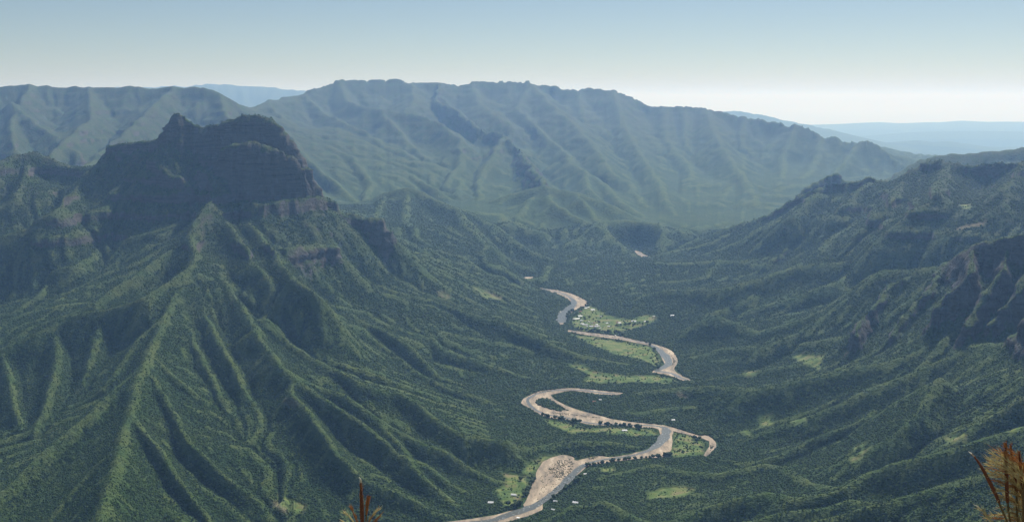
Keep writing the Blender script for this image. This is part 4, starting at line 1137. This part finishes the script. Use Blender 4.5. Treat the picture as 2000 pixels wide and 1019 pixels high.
def bristles(name, path, n_, length, spread, mat, parent, rs, t0=0.0, r=.00055, droop=0.0, lean=(0, 0, 0)):
    """fine hairs leaving a stem, each a three-sided tapering needle with one bend"""
    v, f = [], []; path = [Vector(p) for p in path]
    for _ in range(n_):
        t = t0 + (.86 - t0) * rs.random() ** 1.3; q = t * (len(path) - 1); k = min(int(q), len(path) - 2); p = path[k].lerp(path[k + 1], q - k)
        ax = (path[k + 1] - path[k]).normalized(); a = ax.orthogonal().normalized(); b = ax.cross(a); th = rs.uniform(0, 6.2832)
        d = (ax + (a * math.cos(th) + b * math.sin(th)) * spread * rs.uniform(.5, 1.3) + Vector(lean)).normalized()
        l = length * rs.uniform(.5, 1.15); m_ = p + d * l * .55; e = p + d * l + Vector((0, 0, -droop * l)) ; s_ = d.orthogonal().normalized(); s2 = d.cross(s_)
        i0 = len(v)
        for c, rr in ((p, r), (m_, r * .8)):
            for j in range(3): v.append(c + (s_ * math.cos(j * 2.094) + s2 * math.sin(j * 2.094)) * rr)
        v.append(e)
        for j in range(3):
            f.append((i0 + j, i0 + (j + 1) % 3, i0 + 3 + (j + 1) % 3, i0 + 3 + j)); f.append((i0 + 3 + j, i0 + 3 + (j + 1) % 3, i0 + 6))
    return mesh_obj(name, v, f, mat, parent)
def fg(px, py, D): return Vector(survey(px, py, D))
rp = random.Random(9)
def spiked_stalk(root, pts, D, spike_from, rad, hair, n_hair, mats, tip=True, spread=.35, lean=(0, 0, 0)):
    """pts: image points base -> tip; the root's location is subtracted"""
    P = [fg(a, b, D + (c if c else 0)) - root.location for a, b, c in pts]
    # smooth
    Pn = [Vector(q) for q in smooth_line(np.array(P), 5)]
    m = len(Pn); k0 = int(spike_from * (m - 1))
    tube('stem', Pn[:k0 + 1], [rad * .55] * (k0 + 1), M_STEM, root)
    sp = Pn[k0:]; nn = len(sp)
    rr = [rad * (.6 + .6 * math.sin(math.pi * min(1, (i / (nn - 1)) * .9 + .12))) * (1 - .55 * i / (nn - 1)) for i in range(nn)]
    s_ = tube('seed_spike', sp, rr, mats[0], root)
    bristles('bristles', sp, n_hair, hair, spread, mats[1], s_, rp, lean=lean)
    if tip:
        e = sp[-1]; d = (sp[-1] - sp[-2]).normalized()
        tube('spike_tip', [e - d * .002, e + d * .006 + Vector((-.001, 0, 0)), e + d * .012 + Vector((-.004, 0, 0))], [rad * .5, rad * .38, rad * .08], M_TIP, s_)
def plant(name, label, base, specs):
    root = bpy.data.objects.new(name, None); COL.objects.link(root); root.location = base; tag(root, label, 'plant')
    bpy.context.view_layer.update()
    for sp in specs: spiked_stalk(root, **sp)
    return root
D1 = 2.4
b1 = Vector((fg(706, 1019, D1).x, D1, 1298.28))
def to_base(root_px, lst):          # stems run on below the frame to the ledge
    return lst
base1 = (708, 1690, 0)
plant('dry_plant', 'slender dry plant with dark red seed spike and pale tip, bottom centre', b1, [
  dict(pts=[base1, (709, 1300, 0), (708, 1060, 0), (707, 1000, 0), (706, 970, 0), (705, 940, 0)], D=D1, spike_from=.48, rad=.0052, hair=.017, n_hair=260, mats=(M_SPIKE, M_RUST), spread=.40),
  dict(pts=[base1, (712, 1300, .02), (712, 1080, .02), (714, 1030, .02), (717, 990, .02), (719, 975, .02)], D=D1, spike_from=.75, rad=.0028, hair=.018, n_hair=120, mats=(M_RUST, M_RUST), tip=False),
  dict(pts=[base1, (706, 1300, 0), (704, 1080, 0), (698, 1040, 0), (686, 1012, 0), (671, 999, 0)], D=D1, spike_from=.45, rad=.0022, hair=.017, n_hair=80, mats=(M_STRAW, M_STRAW), tip=False),
  dict(pts=[base1, (706, 1300, .03), (704, 1080, .03), (700, 1030, .03), (690, 1000, .03), (683, 988, .03)], D=D1, spike_from=.45, rad=.0022, hair=.017, n_hair=80, mats=(M_RUST, M_RUST), tip=False),
  dict(pts=[base1, (710, 1300, 0), (711, 1080, 0), (716, 1030, 0), (728, 1006, 0), (741, 992, 0)], D=D1, spike_from=.45, rad=.0024, hair=.018, n_hair=95, mats=(M_RUST, M_STRAW), tip=False),
  dict(pts=[base1, (710, 1300, .03), (712, 1090, .03), (720, 1042, .03), (732, 1018, .03), (745, 1003, .03)], D=D1, spike_from=.45, rad=.0024, hair=.018, n_hair=95, mats=(M_RUST, M_RUST), tip=False),
  dict(pts=[base1, (706, 1300, .02), (703, 1090, .02), (696, 1050, .02), (680, 1026, .02), (664, 1014, .02)], D=D1, spike_from=.45, rad=.0022, hair=.017, n_hair=80, mats=(M_RUST, M_STRAW), tip=False),
])
D2 = 2.2
b2 = Vector((fg(2010, 1019, D2).x, D2, 1298.28))
base2 = (2010, 1800, 0)
specs = [
  dict(pts=[base2, (1995, 1300, 0), (1975, 1060, 0), (1955, 990, 0), (1935, 945, 0), (1915, 908, 0), (1901, 889, 0)], D=D2, spike_from=.55, rad=.0042, hair=.016, n_hair=70, mats=(M_SPIKE, M_RUST), spread=.25),
  dict(pts=[base2, (1990, 1300, -.05), (1975, 1120, -.05), (1955, 1050, -.05), (1930, 1010, -.05), (1912, 991, -.05)], D=D2, spike_from=.62, rad=.003, hair=.022, n_hair=80, mats=(M_STRAW, M_STRAW), spread=.4),
  dict(pts=[base2, (1995, 1300, .02), (1980, 1080, .02), (1968, 980, .02), (1965, 900, .02), (1964, 864, .02)], D=D2, spike_from=.6, rad=.0042, hair=.016, n_hair=220, mats=(M_SPIKE, M_RUST), tip=False, spread=.25),
  dict(pts=[base2, (1998, 1300, .05), (1990, 1080, .05), (1985, 960, .05), (1978, 905, .05), (1974, 866, .05)], D=D2, spike_from=.6, rad=.0042, hair=.016, n_hair=220, mats=(M_SPIKE, M_RUST), tip=False, spread=.25),
  dict(pts=[base2, (2002, 1300, .05), (2000, 1080, .05), (1998, 960, .05), (1994, 915, .05), (1990, 880, .05)], D=D2, spike_from=.6, rad=.004, hair=.016, n_hair=200, mats=(M_SPIKE, M_RUST), tip=False, spread=.25),
]
# the fan of straw-pale sprays that the sun catches, leaning out to the left
for k, (tx, ty) in enumerate([(1925,897),(1932,885),(1940,876),(1922,905),(1920,917),(1930,925),(1935,937),(1940,955),(1948,970),(1934,878),(1955,868),(1945,990),(1962,1000),(1925,1005),(1918,1012),(1950,905),(1928,900),(1936,892),(1926,912),(1942,930),(1950,945),(1943,965),(1960,880),(1970,905),(1965,930),(1972,955),(1960,975),(1980,985),(1975,1010)]):
    bx, by = 1992 + (k % 4) * 5, 930 + (ty - 880) * .75
    specs.append(dict(pts=[base2, (2000, 1350, .01 * k), (1998, by + 70, .01 * k), (bx, by, .008 * k), ((bx + tx) / 2 + 4, (by + ty) / 2 - 8, .004 * k), (tx, ty, 0)], D=D2, spike_from=.60, rad=.0013, hair=.030, n_hair=80,
                      mats=(M_RUST, M_STRAW if k % 4 != 2 else M_RUST), tip=False, spread=.42))
for k, (tx, ty) in enumerate([(2010,900),(2025,870),(2040,890),(2020,950),(2045,930)]):
    specs.append(dict(pts=[base2, (2006, 1350, 0), (2008, 1100, 0), ((tx + 2008) / 2, 1000, 0), (tx, ty, .03)], D=D2, spike_from=.6, rad=.004, hair=.018, n_hair=200, mats=(M_SPIKE, M_RUST), tip=False, spread=.3))
plant('dry_plant', 'bushy rust and straw coloured dry plant in the lower right corner', b2, specs)
print('all', round(time.time() - T0, 1))
